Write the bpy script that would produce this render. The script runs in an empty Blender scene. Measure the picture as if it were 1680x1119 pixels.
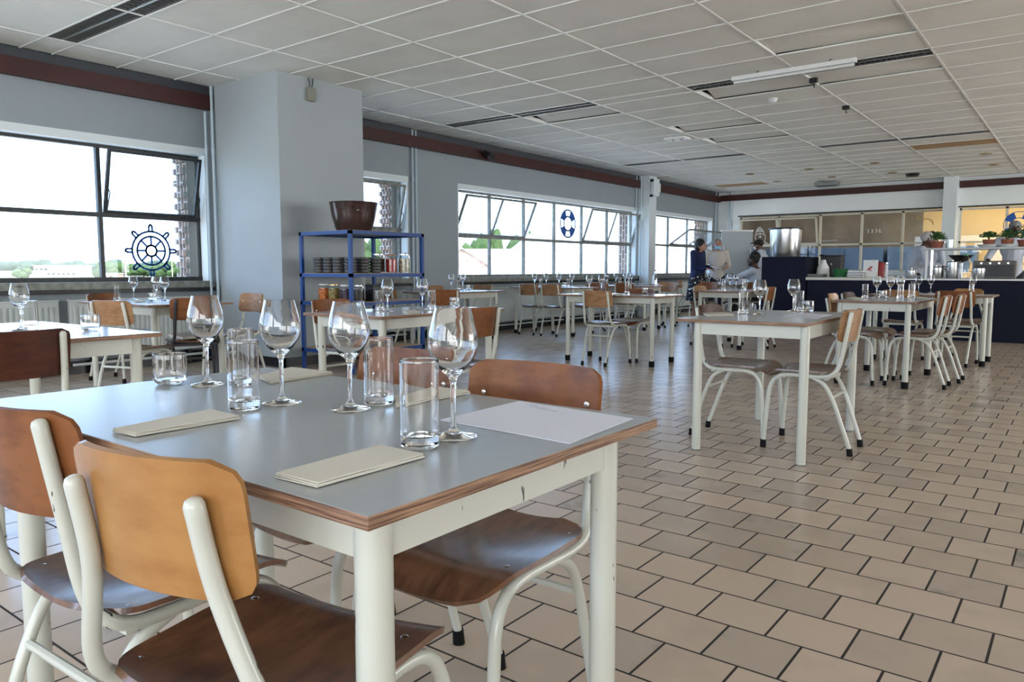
import bpy, bmesh, math, random
from math import sin, cos, pi, radians as rad, sqrt
from mathutils import Vector, Matrix, noise
random.seed(7)
SC = bpy.context.scene
COL = SC.collection
# ---------------------------------------------------------------- camera
HC = 1.02; FPX = 1239.5; YAW = rad(37.37); PIT = rad(-5.37)
cam = bpy.data.cameras.new('camera'); camo = bpy.data.objects.new('camera', cam); COL.objects.link(camo)
cam.sensor_width = 36.0; cam.lens = FPX/1680*36; cam.clip_start = 0.02; cam.clip_end = 3000
camo.location = (0, 0, HC); camo.rotation_euler = (pi/2+PIT, 0, YAW)
SC.camera = camo
# ---------------------------------------------------------------- world, sun, exposure
SC.view_settings.view_transform = 'Standard'; SC.view_settings.look = 'None'
SC.view_settings.exposure = 0.56; SC.view_settings.gamma = 1.0; SC.view_settings.use_curve_mapping = False
SC.cycles.max_bounces = 12; SC.cycles.transparent_max_bounces = 24; SC.cycles.transmission_bounces = 12
SC.cycles.glossy_bounces = 5; SC.cycles.diffuse_bounces = 6
SC.cycles.use_denoising = True; SC.cycles.sample_clamp_indirect = 6.0
SC.cycles.caustics_reflective = False; SC.cycles.caustics_refractive = False
world = bpy.data.worlds.new('world'); SC.world = world; world.use_nodes = True
wn = world.node_tree; bg = wn.nodes['Background']
wtc = wn.nodes.new('ShaderNodeTexCoord'); wsep = wn.nodes.new('ShaderNodeSeparateXYZ'); wr = wn.nodes.new('ShaderNodeValToRGB')
wn.links.new(wtc.outputs['Generated'], wsep.inputs[0]); wn.links.new(wsep.outputs['Z'], wr.inputs[0])
wr.color_ramp.elements[0].position = 0.0; wr.color_ramp.elements[0].color = (.44, .62, .88, 1)
wr.color_ramp.elements[1].position = 0.6; wr.color_ramp.elements[1].color = (.27, .46, .80, 1)
wr2 = wn.nodes.new('ShaderNodeMapRange'); wn.links.new(wsep.outputs['X'], wr2.inputs[0]); wr2.inputs[1].default_value = -.45; wr2.inputs[2].default_value = .1
wmx = wn.nodes.new('ShaderNodeMix'); wmx.data_type = 'RGBA'; wn.links.new(wr2.outputs[0], wmx.inputs[0]); wn.links.new(wr.outputs[0], wmx.inputs[6]); wmx.inputs[7].default_value = (1.18, 1.21, 1.22, 1)
wn.links.new(wmx.outputs[2], bg.inputs[0])
bg.inputs[1].default_value = 5.2
def light(name, kind, loc, rot, energy, color=(1, 1, 1), **k):
    l = bpy.data.lights.new(name, kind); l.energy = energy; l.color = color
    for a, b in k.items():
        if a == 'portal': l.cycles.is_portal = b
        else: setattr(l, a, b)
    o = bpy.data.objects.new(name, l); o.location = loc; o.rotation_euler = rot; COL.objects.link(o); return o
light('sun', 'SUN', (0, 0, 30), (rad(42), 0, rad(120)), 1.2, (1, .95, .86), angle=rad(3))
WINS = [('left', -4.2, 4.72), ('left', 5.95, 7.85), ('left', 8.97, 14.8), ('left', 15.65, 18.9)]
for _, a, b in WINS:
    light('window_daylight_portal', 'AREA', (-8.3, (a+b)/2, 1.6), (0, rad(-90), 0), 1, shape='RECTANGLE', size=1.5, size_y=b-a, portal=True)
light('added_rear_opening_portal', 'AREA', (.4, -4.25, 1.7), (rad(90), 0, 0), 1, shape='RECTANGLE', size=14.2, size_y=1.9, portal=True)  # portal for openings added behind the camera to bring in daylight
RFILL_OPENINGS = [(6.6, 12.2), (12.6, 18.9)]  # openings added in the unseen right wall as extra daylight sources
for a, b in RFILL_OPENINGS:
    light('added_right_opening_portal', 'AREA', (8.05, (a+b)/2, 1.7), (0, rad(90), 0), 1, shape='RECTANGLE', size=2.45, size_y=b-a, portal=True)
# ---------------------------------------------------------------- pixel helpers (measurement only: turn a photo pixel into a place)
_f = Vector((-sin(YAW)*cos(PIT), cos(YAW)*cos(PIT), sin(PIT))); _r = Vector((cos(YAW), sin(YAW), 0)); _u = _r.cross(_f)
def at(px, py, z=.752):
    d = _f*FPX+_r*(px-840)-_u*(py-559.5); t = (z-HC)/d.z
    return (d.x*t, d.y*t)
def atd(px, depth):
    d = _f.copy(); d.z = 0; d.normalize()
    p = d*depth+_r*((px-840)/FPX*depth); return (p.x, p.y)
# ---------------------------------------------------------------- materials
MATS = {}
def mat(name, col=(.8, .8, .8), rough=.5, metal=0, noise_s=0, noise_a=0, bump=0, bump_s=60, coat=0, spec=.5, emit=None, emit_s=0, trans=0, ior=1.45, stretch=None, alpha=1):
    if name in MATS: return MATS[name]
    m = bpy.data.materials.new(name); m.use_nodes = True; n = m.node_tree; b = n.nodes['Principled BSDF']; MATS[name] = m
    b.inputs['Base Color'].default_value = (*col, 1); b.inputs['Roughness'].default_value = rough; b.inputs['Metallic'].default_value = metal
    b.inputs['Coat Weight'].default_value = coat; b.inputs['Specular IOR Level'].default_value = spec
    b.inputs['Transmission Weight'].default_value = trans; b.inputs['IOR'].default_value = ior
    if emit: b.inputs['Emission Color'].default_value = (*emit, 1); b.inputs['Emission Strength'].default_value = emit_s
    if noise_s or bump:
        tc = n.nodes.new('ShaderNodeTexCoord'); mp = n.nodes.new('ShaderNodeMapping'); n.links.new(tc.outputs['Object'], mp.inputs[0])
        if stretch: mp.inputs['Scale'].default_value = stretch
    if noise_s:
        nt = n.nodes.new('ShaderNodeTexNoise'); nt.inputs['Scale'].default_value = noise_s; nt.inputs['Detail'].default_value = 6
        n.links.new(mp.outputs[0], nt.inputs[0])
        rp = n.nodes.new('ShaderNodeValToRGB'); n.links.new(nt.outputs[0], rp.inputs[0])
        rp.color_ramp.elements[0].position = .3; rp.color_ramp.elements[1].position = .7
        rp.color_ramp.elements[0].color = (*[c*(1-noise_a) for c in col], 1); rp.color_ramp.elements[1].color = (*[min(1, c*(1+noise_a)) for c in col], 1)
        n.links.new(rp.outputs[0], b.inputs['Base Color'])
    if bump:
        nb = n.nodes.new('ShaderNodeTexNoise'); nb.inputs['Scale'].default_value = bump_s; nb.inputs['Detail'].default_value = 3
        n.links.new(mp.outputs[0], nb.inputs[0]); bp = n.nodes.new('ShaderNodeBump'); bp.inputs['Strength'].default_value = bump; bp.inputs['Distance'].default_value = .01
        n.links.new(nb.outputs[0], bp.inputs['Height']); n.links.new(bp.outputs[0], b.inputs['Normal'])
    return m
def wood(name, c1, c2, rough=.25, coat=.4, scale=(2, 14, 14), blotch=.5):
    m = bpy.data.materials.new(name); m.use_nodes = True; n = m.node_tree; b = n.nodes['Principled BSDF']; MATS[name] = m
    tc = n.nodes.new('ShaderNodeTexCoord'); mp = n.nodes.new('ShaderNodeMapping'); mp.inputs['Scale'].default_value = scale
    oi = n.nodes.new('ShaderNodeObjectInfo'); ad = n.nodes.new('ShaderNodeVectorMath'); ad.operation = 'ADD'
    cx = n.nodes.new('ShaderNodeCombineXYZ'); n.links.new(oi.outputs['Random'], cx.inputs[0]); ml = n.nodes.new('ShaderNodeVectorMath'); ml.operation = 'SCALE'; ml.inputs['Scale'].default_value = 37
    n.links.new(cx.outputs[0], ml.inputs[0]); n.links.new(tc.outputs['Object'], ad.inputs[0]); n.links.new(ml.outputs[0], ad.inputs[1])
    n.links.new(ad.outputs[0], mp.inputs[0])
    n1 = n.nodes.new('ShaderNodeTexNoise'); n1.inputs['Scale'].default_value = 6; n1.inputs['Detail'].default_value = 9; n1.inputs['Roughness'].default_value = .6; n.links.new(mp.outputs[0], n1.inputs[0])
    n2 = n.nodes.new('ShaderNodeTexNoise'); n2.inputs['Scale'].default_value = 9; n2.inputs['Detail'].default_value = 4; n.links.new(ad.outputs[0], n2.inputs[0])
    mx = n.nodes.new('ShaderNodeMath'); mx.operation = 'MULTIPLY_ADD'; n.links.new(n2.outputs[0], mx.inputs[0]); mx.inputs[1].default_value = blotch; n.links.new(n1.outputs[0], mx.inputs[2])
    rp = n.nodes.new('ShaderNodeValToRGB'); rp.color_ramp.elements[0].position = .45+blotch*.2; rp.color_ramp.elements[1].position = .6+blotch*.55
    rp.color_ramp.elements[0].color = (*c2, 1); rp.color_ramp.elements[1].color = (*c1, 1); n.links.new(mx.outputs[0], rp.inputs[0]); n.links.new(rp.outputs[0], b.inputs['Base Color'])
    b.inputs['Roughness'].default_value = rough; b.inputs['Coat Weight'].default_value = coat; b.inputs['Coat Roughness'].default_value = .12; b.inputs['Specular IOR Level'].default_value = .5 if 'seat' in name else .22
    bp = n.nodes.new('ShaderNodeBump'); bp.inputs['Strength'].default_value = .06; bp.inputs['Distance'].default_value = .004; n.links.new(n1.outputs[0], bp.inputs['Height']); n.links.new(bp.outputs[0], b.inputs['Normal'])
    return m
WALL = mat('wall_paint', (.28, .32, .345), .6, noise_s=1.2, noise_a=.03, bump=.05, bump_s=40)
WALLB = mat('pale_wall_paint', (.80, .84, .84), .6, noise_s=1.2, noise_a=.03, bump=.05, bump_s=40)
TRIM = mat('trim_paint', (.66, .72, .74), .45)
BEAM = mat('oxide_red_steel', (.045, .010, .008), .5, noise_s=3, noise_a=.2)
BLACK = mat('black_rubber', (.006, .006, .007), .6, spec=.15)
SKIRT = mat('black_skirting_tile', (.014, .014, .018), .25)
DARKF = mat('dark_window_steel', (.022, .024, .024), .45, noise_s=20, noise_a=.4)
GREYF = mat('grey_window_steel', (.20, .21, .19), .5, noise_s=14, noise_a=.35)
CREAMF = mat('cream_window_steel', (.62, .60, .50), .45)
PIPE = mat('painted_pipe', (.45, .55, .62), .4)
NAVY = mat('navy_panel', (.010, .012, .026), .75, spec=.15)
STEEL = mat('stainless_steel', (.62, .63, .64), .22, metal=1)
CHROME = mat('rivet_steel', (.75, .75, .75), .15, metal=1)
BLUE = mat('blue_painted_steel', (.003, .042, .20), .45)
SHADE = mat('black_plastic', (.01, .01, .011), .4)
WHITEP = mat('white_paint', (.75, .76, .77), .5)
PAPER = mat('white_paper', (.66, .67, .76), .7)
NAPKIN = mat('cream_napkin_paper', (.60, .57, .50), .8, bump=.05, bump_s=200)
LAM = mat('grey_laminate', (.33, .35, .36), .27, coat=.3, noise_s=30, noise_a=.02)
LAM.node_tree.nodes['Principled BSDF'].inputs['Coat Roughness'].default_value = .28
LAMW = mat('pale_laminate', (.52, .55, .58), .18, coat=.3)
WOODL = wood('honey_plywood', (.37, .185, .060), (.30, .135, .040), .32, .2, (2, 2, 5), .5)
WOODM = wood('brown_plywood', (.21, .078, .027), (.105, .035, .012), .38, .06, (2, 2, 6), .8)
WOODD = wood('dark_plywood', (.075, .024, .014), (.035, .012, .008), .42, .0, (2, 2, 6), .7)
WOODS = wood('seat_plywood', (.15, .065, .03), (.045, .018, .010), .3, .35, (8, 2, 2), .8)
WOODT = wood('tan_plywood', (.34, .19, .095), (.24, .115, .05), .4, .05, (2, 2, 6), .5)
BOARD = wood('raw_board', (.50, .34, .19), (.38, .24, .12), .7, 0, (3, 12, 12), .3)
def cream_metal():
    m = mat('cream_enamel', (.56, .55, .46), .28, coat=.3); n = m.node_tree; b = n.nodes['Principled BSDF']
    tc = n.nodes.new('ShaderNodeTexCoord'); mp = n.nodes.new('ShaderNodeMapping'); mp.inputs['Scale'].default_value = (1, 1, .28); n.links.new(tc.outputs['Object'], mp.inputs[0])
    nt = n.nodes.new('ShaderNodeTexNoise'); nt.inputs['Scale'].default_value = 42; nt.inputs['Detail'].default_value = 3; n.links.new(mp.outputs[0], nt.inputs[0])
    rp = n.nodes.new('ShaderNodeValToRGB'); rp.color_ramp.elements[0].position = .715; rp.color_ramp.elements[1].position = .73
    rp.color_ramp.elements[0].color = (.52, .53, .47, 1); rp.color_ramp.elements[1].color = (.03, .03, .03, 1); n.links.new(nt.outputs[0], rp.inputs[0])
    n.links.new(rp.outputs[0], b.inputs['Base Color']); return m
CREAM = cream_metal()
DGREY = mat('dark_grey_enamel', (.035, .035, .04), .3)
def ply_edge():
    m = mat('plywood_edge', (.3, .15, .08), .55); n = m.node_tree; b = n.nodes['Principled BSDF']
    tc = n.nodes.new('ShaderNodeTexCoord'); mp = n.nodes.new('ShaderNodeMapping'); mp.inputs['Scale'].default_value = (6, 6, 260); n.links.new(tc.outputs['Object'], mp.inputs[0])
    nt = n.nodes.new('ShaderNodeTexNoise'); nt.inputs['Scale'].default_value = 1.6; nt.inputs['Detail'].default_value = 3; n.links.new(mp.outputs[0], nt.inputs[0])
    rp = n.nodes.new('ShaderNodeValToRGB'); rp.color_ramp.elements[0].position = .35; rp.color_ramp.elements[1].position = .65
    rp.color_ramp.elements[0].color = (.09, .04, .025, 1); rp.color_ramp.elements[1].color = (.34, .20, .12, 1); n.links.new(nt.outputs[0], rp.inputs[0]); n.links.new(rp.outputs[0], b.inputs['Base Color']); return m
PLY = ply_edge()
def glassmat(name, col=(1, 1, 1), rough=0.0, ior=1.48):
    m = bpy.data.materials.new(name); m.use_nodes = True; n = m.node_tree; n.nodes.remove(n.nodes['Principled BSDF'])
    g = n.nodes.new('ShaderNodeBsdfGlass'); g.inputs['Color'].default_value = (*col, 1); g.inputs['Roughness'].default_value = rough; g.inputs['IOR'].default_value = ior
    n.links.new(g.outputs[0], n.nodes['Material Output'].inputs[0]); MATS[name] = m; return m
GLASS = glassmat('clear_glass')
def panemat():
    m = bpy.data.materials.new('window_glass'); m.use_nodes = True; n = m.node_tree; n.nodes.remove(n.nodes['Principled BSDF'])
    t = n.nodes.new('ShaderNodeBsdfTransparent'); t.inputs[0].default_value = (.95, .97, .98, 1); g = n.nodes.new('ShaderNodeBsdfGlossy'); g.inputs['Roughness'].default_value = 0
    fr = n.nodes.new('ShaderNodeLayerWeight'); fr.inputs[0].default_value = .5; mx = n.nodes.new('ShaderNodeMixShader')
    pw = n.nodes.new('ShaderNodeMath'); pw.operation = 'POWER'; pw.inputs[1].default_value = 5; n.links.new(fr.outputs['Facing'], pw.inputs[0])
    ma = n.nodes.new('ShaderNodeMath'); ma.operation = 'MULTIPLY_ADD'; ma.inputs[1].default_value = .9; ma.inputs[2].default_value = .03; n.links.new(pw.outputs[0], ma.inputs[0])
    n.links.new(ma.outputs[0], mx.inputs[0]); n.links.new(t.outputs[0], mx.inputs[1]); n.links.new(g.outputs[0], mx.inputs[2]); n.links.new(mx.outputs[0], n.nodes['Material Output'].inputs[0]); return m
PANE = panemat()
def floormat():
    m = mat('floor_tiles', (.3, .2, .15), .3); n = m.node_tree; b = n.nodes['Principled BSDF']
    tc = n.nodes.new('ShaderNodeTexCoord'); mp = n.nodes.new('ShaderNodeMapping'); n.links.new(tc.outputs['Object'], mp.inputs[0])
    mp.inputs['Location'].default_value = (1.278+.002, -2.656+.002, 0)
    br = n.nodes.new('ShaderNodeTexBrick'); n.links.new(mp.outputs[0], br.inputs[0]); br.inputs['Scale'].default_value = 1
    br.inputs['Brick Width'].default_value = .2035; br.inputs['Row Height'].default_value = .2043; br.inputs['Mortar Size'].default_value = .0038; br.inputs['Mortar Smooth'].default_value = .1
    br.offset = .5; br.inputs['Color1'].default_value = (0, 0, 0, 1); br.inputs['Color2'].default_value = (1, 1, 1, 1); br.inputs['Mortar'].default_value = (.5, .5, .5, 1)
    nt = n.nodes.new('ShaderNodeTexNoise'); nt.inputs['Scale'].default_value = 5.5; nt.inputs['Detail'].default_value = 5; n.links.new(tc.outputs['Object'], nt.inputs[0])
    ad = n.nodes.new('ShaderNodeMath'); ad.operation = 'MULTIPLY_ADD'; n.links.new(nt.outputs[0], ad.inputs[0]); ad.inputs[1].default_value = .9
    n.links.new(br.outputs['Color'], ad.inputs[2])
    rp = n.nodes.new('ShaderNodeValToRGB'); n.links.new(ad.outputs[0], rp.inputs[0])
    e = rp.color_ramp.elements; e[0].position = .27; e[0].color = (.24, .22, .195, 1); e[1].position = 1.0; e[1].color = (.54, .43, .34, 1)
    q = rp.color_ramp.elements.new(.44); q.color = (.44, .36, .295, 1); q = rp.color_ramp.elements.new(.75); q.color = (.48, .385, .31, 1)
    mx = n.nodes.new('ShaderNodeMix'); mx.data_type = 'RGBA'; n.links.new(br.outputs['Fac'], mx.inputs[0]); n.links.new(rp.outputs[0], mx.inputs[6]); mx.inputs[7].default_value = (.018, .013, .011, 1)
    n.links.new(mx.outputs[2], b.inputs['Base Color'])
    rr = n.nodes.new('ShaderNodeMapRange'); n.links.new(br.outputs['Fac'], rr.inputs[0]); rr.inputs[3].default_value = .24; rr.inputs[4].default_value = .8; n.links.new(rr.outputs[0], b.inputs['Roughness'])
    bp = n.nodes.new('ShaderNodeBump'); bp.inputs['Strength'].default_value = .5; bp.inputs['Distance'].default_value = .003; bp.invert = True
    n3 = n.nodes.new('ShaderNodeTexNoise'); n3.inputs['Scale'].default_value = 9; n.links.new(tc.outputs['Object'], n3.inputs[0])
    a2 = n.nodes.new('ShaderNodeMath'); a2.operation = 'MULTIPLY_ADD'; n.links.new(n3.outputs[0], a2.inputs[0]); a2.inputs[1].default_value = .22; n.links.new(br.outputs['Fac'], a2.inputs[2])
    n.links.new(a2.outputs[0], bp.inputs['Height']); n.links.new(bp.outputs[0], b.inputs['Normal'])
    b.inputs['Specular IOR Level'].default_value = .6; return m
FLOOR = floormat()
CEIL = mat('mineral_ceiling_tile', (.78, .78, .73), .9, noise_s=2.0, noise_a=.05, bump=.25, bump_s=160)
TBAR = mat('white_ceiling_bar', (.82, .82, .80), .35)
# ---------------------------------------------------------------- mesh helpers
def BM(): return bmesh.new()
def obj(name, bm, m=None, parent=None, smooth=False, loc=None):
    me = bpy.data.meshes.new(name); bmesh.ops.recalc_face_normals(bm, faces=bm.faces[:]) if bm.faces else None
    bm.to_mesh(me); bm.free()
    for x in (m if isinstance(m, (list, tuple)) else [m]):
        if x: me.materials.append(x)
    if smooth:
        for p in me.polygons: p.use_smooth = True
        try: me.set_sharp_from_angle(angle=rad(40))
        except Exception: pass
    o = bpy.data.objects.new(name, me); COL.objects.link(o)
    if parent: o.parent = parent
    if loc: o.location = loc
    return o
def tag(o, label, cat, group=None):
    o['label'] = label; o['category'] = cat
    if group: o['group'] = group
    return o
def thing(name, label, cat, loc=(0, 0, 0), rz=0, group=None):
    o = bpy.data.objects.new(name, None); COL.objects.link(o); o.location = loc; o.rotation_euler = (0, 0, rz); o.empty_display_size = .1
    return tag(o, label, cat, group)
def struct(name, bm, m, parent=None, smooth=False):
    o = obj(name, bm, m, parent, smooth)
    if not parent: o['kind'] = 'structure'
    return o
def sempty(name):
    o = bpy.data.objects.new(name, None); COL.objects.link(o); o['kind'] = 'structure'; return o
def dup(root, loc, rz, label, group=None):
    r = root.copy(); COL.objects.link(r); r.location = loc; r.rotation_euler = (0, 0, rz); r['label'] = label
    if group: r['group'] = group
    for ch in list(root.children):
        c = ch.copy(); COL.objects.link(c); c.parent = r
        for g in ch.children:
            d = g.copy(); COL.objects.link(d); d.parent = c
    return r
def box(bm, x0, x1, y0, y1, z0, z1, M=None, mi=0, bev=0):
    vs = [bm.verts.new((x, y, z)) for z in (z0, z1) for y in (y0, y1) for x in (x0, x1)]
    fs = [bm.faces.new([vs[i] for i in q]) for q in ((0, 2, 3, 1), (4, 5, 7, 6), (0, 1, 5, 4), (2, 6, 7, 3), (0, 4, 6, 2), (1, 3, 7, 5))]
    for f in fs: f.material_index = mi
    if bev:
        es = list({e for f in fs for e in f.edges}); g = bmesh.ops.bevel(bm, geom=es, offset=bev, segments=2, affect='EDGES', profile=.6)
        vs = list({v for f in g['faces'] for v in f.verts} | {v for v in vs if v.is_valid})
    if M is not None:
        for v in vs: v.co = M @ v.co
    return bm
def tube(bm, pts, r, n=10, caps=True, M=None, round_end=False):
    pts = [Vector(p) for p in pts]; rs = r if isinstance(r, (list, tuple)) else [r]*len(pts); rings = []
    T = [(pts[min(i+1, len(pts)-1)]-pts[max(i-1, 0)]).normalized() for i in range(len(pts))]
    ref = Vector((0, 0, 1)) if abs(T[0].z) < .9 else Vector((1, 0, 0)); nrm = T[0].cross(ref).normalized()
    for i, p in enumerate(pts):
        nrm = (nrm-T[i]*nrm.dot(T[i])).normalized(); bn = T[i].cross(nrm)
        ring = [bm.verts.new(p+(nrm*cos(2*pi*k/n)+bn*sin(2*pi*k/n))*rs[i]) for k in range(n)]; rings.append(ring)
    for a, b in zip(rings, rings[1:]):
        for k in range(n): bm.faces.new((a[k], a[(k+1) % n], b[(k+1) % n], b[k]))
    if caps:
        bm.faces.new(rings[0][::-1]); bm.faces.new(rings[-1])
    if M is not None:
        for rr in rings:
            for v in rr: v.co = M @ v.co
    return bm
def smoothpath(P, n=6):
    P = [Vector(p) for p in P]; out = []
    for i in range(len(P)-1):
        a, b, c, d = P[max(i-1, 0)], P[i], P[i+1], P[min(i+2, len(P)-1)]
        for k in range(n):
            t = k/n; out.append(.5*((2*b)+(c-a)*t+(2*a-5*b+4*c-d)*t*t+(-a+3*b-3*c+d)*t**3))
    out.append(P[-1]); return out
def lathe(bm, prof, n=32, M=None, mi=0, cx=0, cy=0):
    rings = []
    for r, z in prof:
        if r < 1e-5: rings.append([bm.verts.new((cx, cy, z))])
        else: rings.append([bm.verts.new((cx+r*cos(2*pi*k/n), cy+r*sin(2*pi*k/n), z)) for k in range(n)])
    for a, b in zip(rings, rings[1:]):
        for k in range(n):
            q = (k+1) % n
            if len(a) == 1 and len(b) == 1: continue
            if len(a) == 1: f = bm.faces.new((a[0], b[q], b[k]))
            elif len(b) == 1: f = bm.faces.new((a[k], a[q], b[0]))
            else: f = bm.faces.new((a[k], a[q], b[q], b[k]))
            f.material_index = mi
    if M is not None:
        for r in rings:
            for v in r: v.co = M @ v.co
    return bm
def ell(bm, c, r, M=None, seg=12, ringn=8, rot=None):
    g = bmesh.ops.create_uvsphere(bm, u_segments=seg, v_segments=ringn, radius=1)
    R = rot.to_matrix() if rot else Matrix.Identity(3)
    for v in g['verts']:
        v.co = R @ Vector((v.co.x*r[0], v.co.y*r[1], v.co.z*r[2]))+Vector(c)
        if M is not None: v.co = M @ v.co
    return bm
def sheet(bm, fn, nu, nv, th, mi_edge=None):
    """thick sheet over a parametric surface"""
    P = [[Vector(fn(-1+2*i/nu, -1+2*j/nv)) for j in range(nv+1)] for i in range(nu+1)]
    N = [[None]*(nv+1) for _ in range(nu+1)]
    for i in range(nu+1):
        for j in range(nv+1):
            a = P[min(i+1, nu)][j]-P[max(i-1, 0)][j]; b = P[i][min(j+1, nv)]-P[i][max(j-1, 0)]; N[i][j] = a.cross(b).normalized()
    A = [[bm.verts.new(P[i][j]+N[i][j]*th/2) for j in range(nv+1)] for i in range(nu+1)]
    B = [[bm.verts.new(P[i][j]-N[i][j]*th/2) for j in range(nv+1)] for i in range(nu+1)]
    for i in range(nu):
        for j in range(nv):
            bm.faces.new((A[i][j], A[i+1][j], A[i+1][j+1], A[i][j+1])); bm.faces.new((B[i][j], B[i][j+1], B[i+1][j+1], B[i+1][j]))
    E = []
    for i in range(nu): E += [(A[i][0], A[i+1][0], B[i+1][0], B[i][0]), (A[i][nv], A[i+1][nv], B[i+1][nv], B[i][nv])]
    for j in range(nv): E += [(A[0][j], A[0][j+1], B[0][j+1], B[0][j]), (A[nu][j], A[nu][j+1], B[nu][j+1], B[nu][j])]
    for q in E:
        f = bm.faces.new(q)
        if mi_edge is not None: f.material_index = mi_edge
    return bm
def rz(a, loc=(0, 0, 0)): return Matrix.Translation(loc) @ Matrix.Rotation(a, 4, 'Z')
# ================================================================ STRUCTURE
ZC = 3.03
bm = BM(); box(bm, -8.35, 8.2, -4.6, 19.6, -.2, 0); struct('floor', bm, FLOOR)
XW = -7.9
def wall_with_openings(bm, axis, p0, p1, a0, a1, z0, z1, ops):
    """axis 'x': wall thickness along x between p0,p1, runs along y a0..a1"""
    def bx(a, b, za, zb):
        if b-a < 1e-4 or zb-za < 1e-4: return
        if axis == 'x': box(bm, p0, p1, a, b, za, zb)
        else: box(bm, a, b, p0, p1, za, zb)
    cur = a0
    for (oa, ob, oz0, oz1) in sorted(ops):
        bx(cur, oa, z0, z1); bx(oa, ob, z0, oz0); bx(oa, ob, oz1, z1); cur = ob
    bx(cur, a1, z0, z1)
ops = [(a, b, .86, 2.36) for _, a, b in WINS]
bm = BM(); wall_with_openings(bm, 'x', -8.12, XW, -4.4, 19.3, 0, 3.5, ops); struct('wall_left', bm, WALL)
BRICK = mat('brown_brick', (.20, .13, .10), .85, noise_s=6, noise_a=.4, bump=.4, bump_s=30)
def brickmat():
    n = BRICK.node_tree; b = n.nodes['Principled BSDF']; tc = n.nodes.new('ShaderNodeTexCoord'); br = n.nodes.new('ShaderNodeTexBrick'); mp = n.nodes.new('ShaderNodeMapping')
    mp.inputs['Rotation'].default_value = (pi/2, 0, pi/2); n.links.new(tc.outputs['Object'], mp.inputs[0]); n.links.new(mp.outputs[0], br.inputs[0])
    br.inputs['Scale'].default_value = 1; br.inputs['Brick Width'].default_value = .21; br.inputs['Row Height'].default_value = .065; br.inputs['Mortar Size'].default_value = .008
    br.inputs['Color1'].default_value = (.22, .13, .09, 1); br.inputs['Color2'].default_value = (.12, .075, .06, 1); br.inputs['Mortar'].default_value = (.45, .45, .43, 1); n.links.new(br.outputs[0], b.inputs['Base Color'])
brickmat()
bm = BM(); wall_with_openings(bm, 'x', -8.34, -8.12, -4.4, 19.6, -1, 3.5, [(a, b-(0 if a == 8.97 else .10), .90, 2.30) for _, a, b in WINS])
for a, b in [q[1:] for q in WINS if q[1] != 8.97]:      # toothed brick reveal at the right jamb
    for k in range(11): box(bm, -8.34, -8.13, b-.14, b-.09, .92+k*.13, .92+k*.13+.065)
struct('wall_outer', bm, BRICK)
BW = 19.3
bwin = [(-7.32, -2.66), (-2.38, 1.2), (2.0, 6.5)]
bm = BM(); wall_with_openings(bm, 'y', BW, BW+.22, -8.12, 8.2, 0, 3.5, [(a, b, .9, 2.39) for a, b in bwin]); struct('wall_back', bm, WALLB)
bm = BM(); wall_with_openings(bm, 'x', 8.0, 8.2, -4.4, 19.3, 0, 3.5, [(a, b, .4, 2.85) for a, b in RFILL_OPENINGS]); struct('wall_right', bm, WALLB)  # unseen wall; its openings are added to brighten the far room
bm = BM(); wall_with_openings(bm, 'y', -4.4, -4.2, -8.12, 8.2, 0, 3.5, [(-7.2, -.1, .8, 2.7), (.7, 7.6, .8, 2.7)]); struct('wall_front', bm, WALLB)  # unseen wall behind the camera; openings added to let in more daylight
# roof slab over the ceiling void
bm = BM(); box(bm, -8.4, 8.2, -4.6, 19.6, 3.5, 3.7); struct('ceiling_slab', bm, SHADE)
# suspended ceiling: tiles as slabs; a few have slipped
GX = [-7.3+1.205*k for k in range(13)]
GY = []; 
for k in range(-2, 4):
    y0 = 2.91+5.025*k; GY.append(y0); GY += [y0+.27+.5945*j for j in range(8)]
GY = [y for y in sorted(GY) if -4.2 < y < 19.2]
lights_at = {(-7.3, 2), (0, 0)}
fix = {}  # cell -> light fixture
def gyi(y): return min(range(len(GY)), key=lambda i: abs(GY[i]-y))
LIGHTCELLS = [(0, 2.91), (1, 2.91), (0, 7.935), (1, 7.935), (3, 7.935), (4, 7.935), (0, 12.96), (1, 12.96), (3, 12.96), (4, 12.96), (3, 2.91), (4, 2.91), (7, 7.935), (8, 7.935), (7, 12.96), (8, 12.96)]
LC = {(i, gyi(y)) for i, y in LIGHTCELLS}
SLIP = {(4, gyi(6.53)): (.0, .05, 1), (2, gyi(9.93)): (.03, .0, 0), (1, gyi(8.2)): (.05, .0, 0), (3, gyi(8.2)): (.045, 0, 0), (4, gyi(8.2)): (0, .03, 1), (2, gyi(10.9)): (.035, .0, 0)}
bm = BM(); XS = [-7.84]+GX+[8.0]; YS = [-4.2]+GY+[19.22]
TAN = {(4, gyi(13.6)), (0, gyi(17.5))}
ins = .0125
tanbm = BM()
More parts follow.
